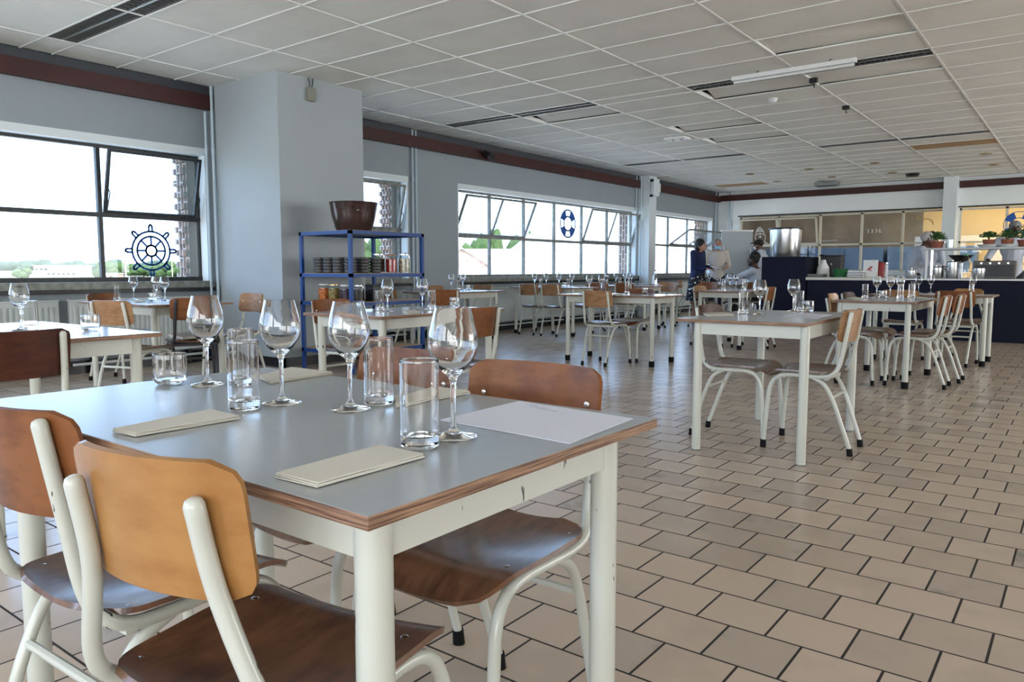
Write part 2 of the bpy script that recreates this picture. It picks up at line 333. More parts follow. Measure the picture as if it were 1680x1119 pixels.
for i in range(len(XS)-1):
    for j in range(len(YS)-1):
        x0, x1, y0, y1 = XS[i], XS[i+1], YS[j], YS[j+1]
        if x0 < -6.6 and x1 > -7.85 and y0 < 5.93 and y1 > 4.79 and x1 <= -7.2 and y0 > 4.79 and y1 < 5.93: continue
        key = (i-1, j-1)
        if key in LC: continue
        if key in TAN: box(tanbm, x0+ins, x1-ins, y0+ins, y1-ins, ZC-.004, ZC+.012); continue
        if key in SLIP:
            dz, dy, s = SLIP[key]; vs0 = len(bm.verts); box(bm, x0+ins, x1-ins, y0+ins, y1-ins, ZC, ZC+.015)
            bm.verts.ensure_lookup_table()
            for v in bm.verts[vs0:]:
                tx = (v.co.x-x0)/(x1-x0); ty = (v.co.y-y0)/(y1-y0)
                v.co.z += .06*max(0, (tx if s else 1-tx)-.4)*(1-ty)+.02
                if s == 0: v.co.x += .09*(1-ty)
                else: v.co.y += .07*tx
            continue
        box(bm, x0+ins, x1-ins, y0+ins, y1-ins, ZC+random.uniform(0, .002), ZC+.015)
struct('ceiling', bm, CEIL)
o = struct('trim_3', tanbm, BOARD)
bm = BM()
for x in GX: box(bm, x-.009, x+.009, -4.2, 19.22, ZC-.007, ZC+.001); box(bm, x-.002, x+.002, -4.2, 19.22, ZC, ZC+.04)
for j, y in enumerate(GY): box(bm, -7.84, 8.0, y-.009, y+.009, ZC-.006, ZC+.001)
struct('trim_1', bm, TBAR)
# red steel beams
bm = BM()
for a, b in ((-4.2, 4.79), (5.94, 14.82), (15.2, 19.2)):
    box(bm, -7.83, -7.80, a, b, 2.77, 2.93); box(bm, XW, -7.83, a, b, 2.78, 2.80); box(bm, XW, -7.83, a, b, 2.905, 2.925)
box(bm, -7.80, -2.7, BW-.12, BW-.09, 2.80, 2.95); box(bm, -7.9, -2.7, BW-.09, BW, 2.81, 2.83)
box(bm, -2.38, 8.0, BW-.12, BW-.09, 2.80, 2.95)
struct('trim_2', bm, BEAM)
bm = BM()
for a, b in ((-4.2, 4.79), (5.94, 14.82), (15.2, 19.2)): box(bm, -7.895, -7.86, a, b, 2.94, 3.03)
struct('trim_gap_shade', bm, mat('gap_shade_grey', (.05, .055, .065), .6))  # dark strip put above the beam to stand for shade in the gap
# pillar and columns
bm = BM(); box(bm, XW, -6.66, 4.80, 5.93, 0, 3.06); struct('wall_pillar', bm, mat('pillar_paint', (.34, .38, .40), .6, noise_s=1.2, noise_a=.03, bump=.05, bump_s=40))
bm = BM()
for x0, x1, y0, y1 in ((XW, -6.645, 4.785, 4.80), (-6.66, -6.645, 4.785, 5.945)): box(bm, x0, x1, y0, y1, 0, .10)
box(bm, -7.9, -7.885, -4.2, 4.8, 0, .13); box(bm, -7.9, -7.885, 5.93, 19.3, 0, .13); box(bm, 7.985, 8, -4.2, 19.3, 0, .1)
struct('baseboard_left', bm, SKIRT)
bm = BM(); box(bm, XW, -7.62, 14.84, 15.16, 0, 3.03); struct('wall_column', bm, TRIM)
bm = BM(); box(bm, -7.62, -7.53, 14.86, 15.14, 2.60, 2.98, bev=.03); box(bm, -7.6, -7.52, 14.845, 15.155, 2.70, 2.88)
struct('trim_4', bm, TRIM)
bm = BM(); box(bm, -7.61, -7.535, 14.838, 14.85, 2.9, 2.95); box(bm, -7.62, -7.545, 14.838, 14.85, 2.58, 2.63); struct('trim_5', bm, SHADE)
bm = BM(); box(bm, -2.66, -2.40, 18.95, BW, 0, 3.03); struct('wall_column_back', bm, TRIM)
# pipes on the left wall
def pipe(x, y, label, z0=0, z1=3.03, r=.014):
    bm = BM(); tube(bm, [(x, y, z0), (x, y, z1)], r, 10); tube(bm, [(x, y, 2.3), (x, y, 2.36)], r*1.35, 10); tag(obj('heating_pipe', bm, PIPE, smooth=True), label, 'pipe')
pipe(-7.80, 4.765, 'slim riser pipe in the corner touching the big pillar', r=.016)
pipe(-7.83, 4.70, 'slim grey riser pipe in the corner by the pillar, nearest the ship wheel window', z1=2.75)
pipe(-7.86, 7.93, 'left riser pipe beside the narrow window behind the blue shelf')
pipe(-7.86, 8.0, 'right riser pipe beside the narrow window behind the blue shelf')
pipe(-7.86, 14.70, 'pale riser pipe just left of the bracketed column')
pipe(-7.80, 14.79, 'pale riser pipe touching the bracketed column')
pipe(-7.84, 19.0, 'pale riser pipe in the far corner left of the whiteboard')
bm = BM(); tube(bm, [(-7.55, 19.26, 0), (-7.55, 19.26, 3.03)], .03, 10); tag(obj('heating_pipe', bm, PIPE, smooth=True), 'thick pale pipe on the back wall above the whiteboard', 'pipe')
# ---------------------------------------------------------------- windows
WN = [0]
def frame_bar_y(bm, y0, y1, z, x=-8.05, w=.035, d=.04): box(bm, x-d/2, x+d/2, y0, y1, z-w/2, z+w/2)
def frame_bar_z(bm, y, z0, z1, x=-8.05, w=.03, d=.04): box(bm, x-d/2, x+d/2, y-w/2, y+w/2, z0, z1)
def hopper(par, y0, y1, z0, z1, tilt, muls=(), m=GREYF, sgn=1, n=0):
    """inward-tilting sash hinged at the transom"""
    R = Matrix.Translation((-8.03, 0, z0)) @ Matrix.Rotation(tilt*sgn, 4, 'Y')
    h = z1-z0; bm = BM(); w = .03
    for a, b, c, d in ((y0, y1, 0, w), (y0, y1, h-w, h), (y0, y0+w, w, h-w), (y1-w, y1, w, h-w)): box(bm, -.016, .016, a, b, c, d, R)
    for y in muls: box(bm, -.014, .014, y-.012, y+.012, w, h-w, R)
    s = obj('sash', bm, m, par)
    bm = BM(); box(bm, -.002, .002, y0+w, y1-w, w, h-w, R); obj('pane', bm, PANE, s)
    for y in (y0+.015, y1-.015, *muls):          # stay arm
        p0 = R @ Vector((.015, y, h*.42)); p1 = R @ Vector((.075, y, h*.34)); p2 = Vector((-8.02, y, z0+.02))+Vector((.04, 0, 0))
        bm = BM(); tube(bm, [p0, p1, p2], .006, 6); obj('stay_arm', bm, m, s)
def window(n, y0, y1, muls, zt, hops, m, z0=.92, z1=2.27, lastfull=True):
    w = sempty('window_%d' % n)
    bm = BM(); frame_bar_y(bm, y0, y1, z0, w=.05, d=.06); frame_bar_y(bm, y0, y1, z1, w=.04, d=.06); frame_bar_y(bm, y0, y1, zt, w=.045, d=.055)
    for y in (y0+.015, y1-.015): frame_bar_z(bm, y, z0, z1)
    for y in muls: frame_bar_z(bm, y, z0, z1, w=.04 if m is DARKF else .032, d=.05)
    obj('window_frame', bm, m, w)
    ys = [y0]+list(muls)+[y1]
    for a, b in zip(ys, ys[1:]):
        bm = BM(); box(bm, -8.052, -8.048, a+.01, b-.01, z0+.02, zt-.02); obj('pane', bm, PANE, w)
        if not any(h0-.05 <= a and b <= h1+.05 for h0, h1, *_ in hops):
            bm = BM(); box(bm, -8.052, -8.048, a+.01, b-.01, zt+.02, z1-.02); obj('pane', bm, PANE, w)
    for h0, h1, t, mm in hops: hopper(w, h0, h1, zt+.02, z1-.02, rad(t), mm, m)
    bm = BM(); box(bm, -8.12, XW+.01, y0-.03, y1+.02, 2.28, 2.36); obj('head_lining', bm, TRIM, w)
    bm = BM(); box(bm, -8.12, -7.84, y0-.03, y1+.03, .83, .90); obj('window_sill', bm, GREYF, w)
    bm = BM(); box(bm, -7.90, -7.83, y0-.03, y1+.03, .79, .83); obj('sill_edge', bm, SHADE, w)
    for y in (y0-.02, y1): 
        bm = BM(); box(bm, -8.115, XW+.005, y-.008, y+.015, .9, 2.285); obj('jamb', bm, TRIM, w)
    return w
window(1, -4.2, 4.72, (-2.3, -.3, 1.65, 3.63), 1.58, [(3.66, 4.66, 14, ()), (-2.3, -.3, 10, ())], DARKF)
window(2, 5.95, 7.85, (6.9,), 1.58, [(6.95, 7.80, 14, ())], GREYF)
window(3, 8.97, 14.8, (9.91, 10.87, 11.83, 12.79, 13.77), 1.56, [(9.0, 10.87, 24, (9.93,)), (12.80, 14.78, 20, (13.77,))], GREYF)
window(4, 15.65, 18.9, (16.63, 17.7), 1.60, [(16.68, 18.85, 56, (17.73,))], GREYF)
# back windows (cream frames, onto an inner hall)
def back_window(n, x0, x1, muls, tilt=None):
    w = sempty('window_%d' % n); bm = BM(); Y = BW+.08; z0, z1, zt = 1.0, 2.38, 1.63
    def bx(a, b, c, d): box(bm, a, b, Y-.025, Y+.025, c, d)
    for z in (z0, zt, z1-.03): bx(x0, x1, z-.02, z+.02)
    for x in (x0+.02, x1-.02, *muls): bx(x-.025, x+.025, z0, z1)
    obj('window_frame', bm, CREAMF, w); xs = [x0]+list(muls)+[x1]
    for a, b in zip(xs, xs[1:]):
        for c, d in ((z0+.02, zt-.02), (zt+.02, z1-.05)):
            if tilt and d > zt+.2 and tilt[0] <= a+.05 and b <= tilt[1]+.05: continue
            bm = BM(); box(bm, a+.02, b-.02, Y-.002, Y+.002, c, d); obj('pane', bm, PANE, w)
    if tilt:
        R = Matrix.Translation((0, Y-.02, zt+.02)) @ Matrix.Rotation(rad(16), 4, 'X'); bm = BM(); h = .68; a, b = tilt[0], tilt[1]
        for q in ((a, b, 0, .035), (a, b, h-.035, h), (a, a+.04, 0, h), (b-.04, b, 0, h), ((a+b)/2-.03, (a+b)/2+.03, 0, h)): box(bm, q[0], q[1], -.015, .015, q[2], q[3], R)
        s = obj('sash', bm, CREAMF, w); bm = BM(); box(bm, a+.04, b-.04, -.002, .002, .03, h-.03, R); obj('pane', bm, PANE, s)
    bm = BM(); box(bm, x0, x1, BW-.03, BW+.1, .9, 1.0); obj('window_sill', bm, TRIM, w)
    bm = BM(); box(bm, x0-.04, x1+.04, BW-.015, BW, 2.385, 2.415); obj('lintel_edge', bm, DARKF, w)
    return w
back_window(5, -7.32, -2.66, (-6.32, -5.32, -4.38, -3.5), tilt=(-7.28, -5.36))
back_window(6, -2.38, 1.2, (-1.5, -.6, .3)); back_window(7, 2.0, 6.5, (3.1, 4.2, 5.3))
# inner hall beyond the back windows
HALL = mat('taupe_hall_wall', (.17, .15, .125), .85, noise_s=1.5, noise_a=.25); HALLW = mat('hall_partition_ochre', (.52, .40, .22), .8, noise_s=1, noise_a=.1)
bm = BM(); box(bm, -8.3, -3.6, 22.6, 22.8, -.2, 4); box(bm, -8.3, -8.1, 19.52, 22.6, -.2, 4); struct('wall_hall', bm, HALL)
bm = BM(); box(bm, -3.6, 9, 22.6, 22.8, -.2, 4); box(bm, 9, 9.2, 19.52, 22.8, -.2, 4); struct('wall_hall_right', bm, HALLW)
bm = BM(); box(bm, -8.3, 9.2, 19.52, 22.8, 3.5, 3.6); struct('ceiling_hall', bm, HALL)
bm = BM(); box(bm, -8.3, 9.2, 19.6, 22.8, -.2, 0); struct('floor_hall', bm, HALL)
BLUEC = mat('blue_steel_cabinet', (.10, .19, .38), .5)
for a, b, lb in ((-7.9, -6.4, 'blue steel cabinet behind the back glazing beside the ship decal'), (-6.3, -4.4, 'blue steel cabinet behind the back glazing, middle of three'), (-4.3, -2.3, 'blue steel cabinet behind the back glazing left of the back column')):
    t = thing('steel_cabinet', lb, 'cabinet', ((a+b)/2, 22.2, 0)); h = (b-a)/2
    bm = BM(); box(bm, -h, h, -.3, .3, 0, 1.62, bev=.01); obj('body', bm, BLUEC, t)
    for s in (-1, 1):
        bm = BM(); box(bm, (0 if s > 0 else -h)+.02, (h if s > 0 else 0)-.02, -.32, -.3, .1, 1.58); d = obj('door', bm, BLUEC, t)
        bm = BM(); box(bm, s*.06-.01, s*.06+.01, -.345, -.32, .8, .95); obj('handle', bm, STEEL, d)
light('hall_lamp_warm', 'AREA', (-1.0, 21.0, 3.4), (0, 0, 0), 150, (1, .78, .48), shape='RECTANGLE', size=4, size_y=.4)
light('hall_lamp_left', 'AREA', (-6.5, 21.2, 3.4), (0, 0, 0), 32, (1, .86, .72), shape='RECTANGLE', size=4, size_y=.4)
# ================================================================ CEILING FIXTURES
LOUV = mat('aluminium_louvre', (.30, .31, .30), .35, metal=.8); LAMPW = mat('lamp_body_grey', (.10, .10, .10), .6)
def ceiling_light(i, y, label):
    x0, x1 = GX[i]+.014, GX[i+1]-.014; y0, y1 = y+.014, y+.27-.014
    t = thing('ceiling_light', label, 'ceiling light', ((x0+x1)/2, (y0+y1)/2, ZC), group='louvred ceiling lights'); w = (x1-x0)/2; d = (y1-y0)/2
    bm = BM(); box(bm, -w, w, -d, -d+.004, 0, .09); box(bm, -w, w, d-.004, d, 0, .09); box(bm, -w, -w+.004, -d, d, 0, .09); box(bm, w-.004, w, -d, d, 0, .09); box(bm, -w, w, -d, d, .09, .1); obj('housing', bm, LAMPW, t)
    bm = BM()
    for k in range(25): box(bm, -w+.02+k*(2*w-.04)/24-.0015, -w+.02+k*(2*w-.04)/24+.0015, -d, d, .004, .05)
    box(bm, -w, w, -.012, .012, 0, .05); obj('louvre', bm, LOUV, t)
    bm = BM(); 
    for s in (-1, 1): tube(bm, [(-w+.05, s*d*.5, .07), (w-.05, s*d*.5, .07)], .013, 8)
    obj('lamp_tube', bm, WHITEP, t)
posn = {(0, 2.91): 'louvred ceiling light over the left window, end nearest the window', (1, 2.91): 'louvred ceiling light at the top left, the segment reaching the frame edge',
        (0, 7.935): 'louvred ceiling light beyond the pillar, segment nearest the window wall', (1, 7.935): 'louvred ceiling light beyond the pillar, segment away from the window wall',
        (3, 7.935): 'louvred ceiling light above the right-hand tables, left segment with a bare tube below', (4, 7.935): 'louvred ceiling light above the right-hand tables, right segment',
        (0, 12.96): 'far louvred ceiling light near the window wall, left segment', (1, 12.96): 'far louvred ceiling light near the window wall, right segment',
        (3, 12.96): 'far louvred ceiling light in front of the ochre ceiling panel, left segment', (4, 12.96): 'far louvred ceiling light in front of the ochre ceiling panel, right segment'}
for (i, y), lb in posn.items(): ceiling_light(i, y, lb)
for (i, y) in LIGHTCELLS:
    if (i, y) not in posn:
        bm = BM(); box(bm, GX[i]+.012, GX[i+1]-.012, y+.012, y+.258, ZC, ZC+.03); struct('trim_6', bm, CEIL)
t = thing('bare_tube_lamp', 'bare fluorescent batten hanging under the right-hand louvred light', 'lamp', (-2.46, 7.75, 2.94), 0)
bm = BM(); box(bm, -.6, .6, -.02, .02, .02, .06); obj('batten', bm, WHITEP, t); bm = BM(); tube(bm, [(-.58, 0, 0), (.58, 0, 0)], .014, 10); obj('lamp_tube', bm, WHITEP, t, True)
for s in (-.35, .35):
    bm = BM(); tube(bm, smoothpath([(s, 0, .02), (s, .03, .04), (s, .03, .08), (s+.03, .05, .10)], 4), .005, 6); obj('hook', bm, DARKF, t)
for px, py, lb in ((1230, 285, 'leftmost of the front row of brass-ringed downlights near the kitchen'), (1274, 297, 'small downlight just right of the far ochre panel'), (1327, 277, 'brass-ringed downlight in the front row, second from the left'), (1365, 290, 'small downlight behind the flat grey ceiling box'), (1435, 267, 'brass-ringed downlight in the front row, third from the left'), (1464, 283, 'brass-ringed downlight left of the black ceiling hole'), (1617, 252, 'brass-ringed downlight at right below the ochre ceiling panel'), (1630, 270, 'brass-ringed downlight furthest right above the back column')):
    x, y = at(px, py, ZC); t = thing('downlight', lb, 'downlight', (x, y, ZC), group='recessed downlights')
    bm = BM(); lathe(bm, [(.05, .0), (.085, -.012), (.09, -.004), (.09, .0), (.05, 0)], 20); obj('ring', bm, mat('brass_ring', (.30, .22, .10), .35, metal=.6), t, True)
    bm = BM(); lathe(bm, [(0, -.003), (.05, -.003), (.05, .0), (0, 0)], 16); obj('lamp', bm, SHADE, t)
x, y = at(1497, 285, ZC); bm = BM(); lathe(bm, [(0, -.06), (.11, -.06), (.14, -.0), (0, 0)], 20, cx=0); tag(obj('ceiling_speaker', bm, SHADE, smooth=True, loc=(x, y, ZC)), 'black round ceiling dome near the back column', 'speaker')
x, y = at(1268, 162, ZC); t = thing('smoke_detector', 'white round smoke detector on the ceiling right of centre', 'smoke detector', (x, y, ZC))
bm = BM(); lathe(bm, [(0, 0), (.055, 0), (.055, -.015), (.045, -.02), (0, -.02)], 24); obj('base', bm, WHITEP, t, True); bm = BM(); lathe(bm, [(.042, -.02), (.045, -.035), (.03, -.048), (0, -.05)], 24); obj('cap', bm, WHITEP, t, True)
x, y = at(1111, 226, ZC); t = thing('emergency_light', 'white square emergency light panel on the ceiling', 'emergency light', (x, y, ZC))
bm = BM(); box(bm, -.17, .17, -.12, .12, -.03, 0, bev=.01); obj('housing', bm, TBAR, t)
for s in (-.07, .07):
    bm = BM(); ell(bm, (s, 0, -.03), (.03, .03, .012)); obj('lamp', bm, CHROME, t, True)
x, y = at(1357, 297, ZC); t = thing('ceiling_box', 'flat grey ventilation box hanging from the far ceiling', 'vent', (x, y, ZC-.07))
bm = BM(); box(bm, -.25, .25, -.12, .12, -.04, .04, bev=.008); obj('housing', bm, LOUV, t); bm = BM()
for k in range(6): box(bm, -.22, .22, -.1+k*.036, -.085+k*.036, -.046, -.04)
obj('grille', bm, SHADE, t); bm = BM(); tube(bm, [(0, 0, .04), (0, 0, .075)], .01, 8); obj('hanger', bm, STEEL, t)
t = thing('spotlight', 'black spotlight clamped on the red beam above the long window', 'spotlight', (-7.72, 9.5, 2.88), rad(20))
bm = BM(); box(bm, -.07, .02, -.16, .02, -.01, .01); obj('bracket', bm, SHADE, t); bm = BM(); tube(bm, [(0, -.08, -.03), (0.02, .10, -.06)], [.04, .055], 14); obj('lamp_head', bm, SHADE, t, True)
bm = BM(); tube(bm, [(.021, .102, -.0605), (.022, .106, -.061)], .045, 14); obj('lens', bm, CHROME, t, True)
t = thing('wall_sensor', 'small grey junction box with two cables high on the big pillar', 'junction box', (-6.64, 5.2, 2.86))
bm = BM(); box(bm, -.02, .03, -.045, .045, -.07, .07, bev=.006); obj('housing', bm, mat('old_grey_plastic', (.22, .22, .18), .5), t)
for s in (-.02, .02):
    bm = BM(); tube(bm, smoothpath([(0, s*.6, .07), (.01, s, .11), (.0, s*1.4, .165)], 4), .006, 6); obj('cable', bm, SHADE, t)
for px, py, lb in ((1388, 173, 'small black socket hanging from a loose ceiling tile, right of centre'), (1335, 128, 'short black cable end dangling beside the bare tube lamp')):
    x, y = at(px, py, ZC); bm = BM(); box(bm, -.04, .04, -.03, .03, -.05, 0, bev=.008); o = obj('ceiling_socket', bm, SHADE, loc=(x, y, ZC)); tag(o, lb, 'socket')
    bm = BM(); tube(bm, [(0, 0, -.05), (0.01, 0, -.10)], .006, 6); obj('cable', bm, SHADE, o)
# ================================================================ RADIATORS
RAD = mat('radiator_enamel', (.50, .54, .53), .4)
def radiator(y0, y1, label, ribbed=True):
    L = y1-y0; t = thing('radiator', label, 'radiator', (-7.83, (y0+y1)/2, .16)); h = L/2
    bm = BM(); box(bm, -.035, .03, -h, h, 0, .56, bev=.006); obj('panel', bm, RAD, t)
    if ribbed:
        bm = BM(); n = int(L/.05)
        for k in range(n): box(bm, .03, .042, -h+.03+k*(L-.06)/n, -h+.03+(k+.55)*(L-.06)/n, .05, .51, bev=.004)
        obj('ribs', bm, RAD, t)
    bm = BM(); box(bm, -.04, .034, -h-.003, h+.003, .56, .575); obj('top_grille', bm, RAD, t)
    bm = BM(); tube(bm, [(.03, -h, -.06), (.03, h, -.06)], .014, 8); obj('supply_pipe', bm, RAD, t, True)
    for s in (-h+.2, h-.2):
        bm = BM(); box(bm, -.03, .03, s-.02, s+.02, -.16, .0); obj('foot', bm, SHADE, t)
radiator(.6, 3.1, 'ribbed cream radiator under the left window, nearer one'); radiator(3.2, 4.6, 'ribbed radiator under the ship wheel window next to the pillar')
radiator(6.2, 7.7, 'radiator under the narrow window behind the blue shelf'); radiator(9.1, 11.8, 'smooth grey radiator under the long window, nearer half', False); radiator(11.9, 14.6, 'smooth grey radiator under the long window, farther half', False)
radiator(15.8, 18.7, 'smooth radiator under the farthest window', False)
# ================================================================ CHAIRS
def chair(name, label, wm, fm=CREAM, loc=(0, 0, 0), r=0, seatm=None, bw=.184, ux=.145, ut=.785, sag=.054):
    t = thing(name, label, 'chair', loc, r); R = .0125
    for s in (-1, 1):
        P = smoothpath([(s*ux, -.205, ut), (s*(ux+.008), -.182, .64), (s*.158, -.158, .50), (s*.17, -.125, .448), (s*.17, -.07, .430), (s*.17, .03, .430), (s*.171, .11, .430), (s*.174, .165, .415), (s*.178, .20, .37), (s*.183, .215, .28), (s*.19, .232, .03)], 6)
        P = [P[0]+Vector((0, -.0015, .0085)), P[0]+Vector((0, -.001, .006))]+P; bm = BM(); tube(bm, P, [R*.45, R*.8]+[R]*(len(P)-2), 12); p = obj('side_tube', bm, fm, t, True)
        bm = BM(); tube(bm, [(s*.1895, .2315, .045), (s*.19, .232, 0)], [.0155, .017], 12); obj('rubber_foot', bm, BLACK, p, True)
        P = smoothpath([(s*.168, -.02, .425), (s*.162, -.085, .385), (s*.155, -.135, .29), (s*.147, -.18, .16), (s*.14, -.225, .03)], 6)
        bm = BM(); tube(bm, P, R*.95, 12); p = obj('rear_leg', bm, fm, t, True)
        bm = BM(); tube(bm, [(s*.1405, -.222, .042), (s*.14, -.2265, 0)], [.0155, .017], 12); obj('rubber_foot', bm, BLACK, p, True)
    bm = BM(); tube(bm, [(-.157, -.125, .315), (.157, -.125, .315)], .009, 8); obj('stretcher', bm, fm, t, True)
    bm = BM(); box(bm, -.17, .17, .125, .145, .410, .432); box(bm, -.165, .165, -.10, -.08, .412, .432); obj('seat_bar', bm, fm, t)
    def seat(u, v):
        hd = .195; y = v*hd; rr = .075; ay = abs(y); inset = rr-sqrt(max(0, rr*rr-max(0, ay-(hd-rr))**2)) if ay > hd-rr else 0
        x = u*((.192 if v > 0 else .192-.012*(-v))-inset); yc = y+.05
        z = .447+.010*(u*u)-.010*math.exp(-((v+.25)**2)*3)*(1-u*u)
        if v > .55: z -= .045*((v-.55)/.45)**2
        if v < -.7: z += .006*((-v-.7)/.3)
        return (x, yc, z)
    bm = BM(); sheet(bm, seat, 20, 28, .010); st = obj('seat', bm, seatm or WOODS, t, True)
    for sx in (-1, 1):
        for yy in (-.09, .135):
            z = seat(sx*.8, (yy-.05)/.195)[2]+.004; bm = BM(); ell(bm, (sx*.155, yy, z), (.0075, .0075, .003), seg=10, ringn=6); obj('rivet', bm, CHROME, st, True)
    yb = -.192+.019-sag*(ux/bw)**2
    def back(u, v):
        hh = .088; z = v*hh; rr = .035; az = abs(z); inset = rr-sqrt(max(0, rr*rr-max(0, az-(hh-rr))**2)) if az > hh-rr else 0
        x = u*(bw-inset); y = yb+sag*(x/bw)**2-.15*(z)
        return (x, y-.004, .715+z)
    bm = BM(); sheet(bm, back, 22, 14, .009); bk = obj('backrest', bm, wm, t, True)
    for sx in (-1, 1):
        bm = BM(); ell(bm, (sx*ux, yb+sag*(ux/bw)**2+.003, .725), (.0075, .004, .0075), seg=10, ringn=6); obj('rivet', bm, CHROME, bk, True)
    return t
CH = {'L': (WOODL, CREAM), 'M': (WOODM, CREAM), 'D': (WOODD, CREAM), 'T': (WOODT, CREAM), 'K': (WOODM, DGREY)}
PROTO = {}
def put_chair(k, x, y, deg, label, group=None, z=0):
    if k not in PROTO:
        o = chair('dining_chair', label, *CH[k], loc=(x, y, z), r=rad(deg), **(dict(bw=.148, ux=.106, ut=.755, sag=.032) if k == 'L' else {})); PROTO[k] = o
        if group: o['group'] = group
        return o
    return dup(PROTO[k], (x, y, z), rad(deg), label, group)
CHAIRS = [
 ('L', -.935, .625, 11, 'honey plywood chair in the foreground with its back to the viewer'),
 ('M', -1.415, .665, 2, 'worn brown plywood chair at the lower left with chipped cream frame'),
 ('M', -1.01, 1.235, 181, 'brown chair facing the viewer across the foreground table, right one of two'),
 ('M', -1.47, 1.27, 178, 'brown chair across the foreground table, left one partly hidden by glasses'),
 ('D', -1.70, 4.5, -88, 'dark brown chair on the left side of the lone table right of centre'),
 ('T', -1.23, 4.5, 92, 'light brown chair on the right side of the lone table right of centre'),
 ('T', -4.17, 7.12, 0, 'light wood chair seen from behind at the middle table on rubber feet'),
 ('M', -4.13, 7.66, 180, 'reddish chair on the far side of the middle table on rubber feet'),
 ('M', -4.31, 3.66, -88, 'brown chair left of the table in front of the blue shelf'),
 ('M', -3.03, 3.42, 92, 'brown chair right of the table in front of the blue shelf, behind a wine glass'),
 ('D', -3.24, 1.07, 90, 'dark brown chair with grey side tube at the left edge table'),
 ('T', -5.62, 2.72, 18, 'tan chair pushed in at the near side of the table under the ship wheel'),
 ('K', -5.79, 3.30, 68, 'dark-framed chair holding folded napkins beside the table under the ship wheel'),
 ('M', -7.15, 3.35, -72, 'chair with two rivets against the radiator at the ship wheel table'),
 ('T', -6.25, 3.98, 178, 'chair on the far side of the ship wheel table near the pillar corner'),
 ('T', -6.45, 6.25, -8, 'tan chair seen through the gap right of the blue shelf posts'),
 ('M', -5.86, 6.32, 60, 'brown chair turned sideways just behind the blue shelf corner post'),
 ('T', -7.15, 7.72, -100, 'pale chair at the window side of the table behind the blue shelf'),
 ('T', -7.22, 8.55, 176, 'pale chair at the far end of the table behind the blue shelf'),
 ('T', -7.03, 9.80, 0, 'light wood chair under the long window, left one of a pair seen from behind'),
 ('T', -6.60, 9.78, 3, 'light wood chair under the long window, right one of a pair seen from behind'),
 ('M', -6.55, 10.72, 180, 'reddish chair facing us behind the pair of light chairs at the long window'),
 ('T', -6.72, 11.42, 0, 'light chair seen from behind at the lifebuoy window table, left one'),
 ('M', -6.25, 11.46, 0, 'reddish chair seen from behind at the lifebuoy window table, right one'),
 ('T', -6.1, 12.45, 176, 'orange-brown chair facing us beyond the lifebuoy window table'),
 ('M', -5.55, 13.0, 180, 'small red-brown chair right of the table by the bracketed column'),
 ('L', -7.05, 15.6, -80, 'light wood chair standing beyond the window column beside the standing woman'),
 ('T', -4.08, 9.82, -90, 'light chair at the left side of the table before the navy block'),
 ('M', -3.49, 9.85, 90, 'brown chair with pale tube against the navy block'),
 ('M', -5.02, 13.3, 90, 'brown chair beside the seated man at the meeting table'),
 ('D', -4.80, 13.85, 90, 'chair the bearded man in white sits on'),
 ('M', -1.17, 7.47, 90, 'brown chair at the right side of the four-chair table, nearer one'),
 ('M', -1.12, 7.95, 90, 'brown chair at the right side of the four-chair table, farther one'),
 ('L', -1.72, 7.40, -90, 'light wood chair at the left side of the four-chair table, nearer one'),
 ('D', -1.70, 7.90, -90, 'dark chair at the left side of the four-chair table, farther one'),
 ('M', -1.13, 9.35, 0, 'orange-brown chair seen from behind at the counter-side table, right one'),
 ('T', -1.66, 9.37, 0, 'light chair seen from behind at the counter-side table, left one'),
 ('L', -1.12, 10.02, 180, 'light wood chair between the counter-side table and the dark counter'),
]
for c in CHAIRS: put_chair(c[0], c[1], c[2], c[3], c[4], 'school-type dining chairs')
# ================================================================ TABLES
TZ = .75
def table(name, label, cx, cy, deg, L=1.2, W=.7, ins_=.075, feet=False, lam=LAM, off=0):
    t = thing(name, label, 'table', (cx, cy, 0), rad(deg), 'square-legged steel and laminate tables')
    t['group'] = 'laminate-topped dining tables'
    l, w = L/2, W/2; bm = BM(); box(bm, -l, l, -w+off, w+off, TZ-.018, TZ, bev=.002); 
    bm.faces.ensure_lookup_table()
    for f in bm.faces: f.material_index = 0 if (f.calc_center_median().z > TZ-.0025 and abs(f.normal.z) > .9) else 1
    bm.normal_update()
    for f in bm.faces: f.material_index = 0 if (f.calc_center_median().z > TZ-.0005) else 1
    obj('tabletop', bm, [lam, PLY], t)
    a, b = l-ins_, w-ins_; bm = BM(); h0, h1 = TZ-.018-.068, TZ-.018
    box(bm, -a, a, -b-.012, -b+.004, h0, h1); box(bm, -a, a, b-.004, b+.012, h0, h1); box(bm, -a-.012, -a+.004, -b, b, h0, h1); box(bm, a-.004, a+.012, -b, b, h0, h1)
    obj('apron', bm, CREAM, t)
    for sx in (-1, 1):
        for sy in (-1, 1):
            bm = BM(); tube(bm, [(sx*a, sy*b, .045 if feet else 0), (sx*a, sy*b, TZ-.018)], .0245, 18); p = obj('leg', bm, CREAM, t, True)
            if feet: bm = BM(); lathe(bm, [(0, 0), (.028, 0), (.030, .01), (.030, .06), (.0246, .06), (.0246, .045), (0, .045)], 18, cx=sx*a, cy=sy*b); obj('rubber_foot', bm, BLACK, p, True)
            else: bm = BM(); tube(bm, [(sx*a, sy*b, 0), (sx*a, sy*b, .008)], .0262, 16); obj('glide', bm, GREYF, p, True)
    return t
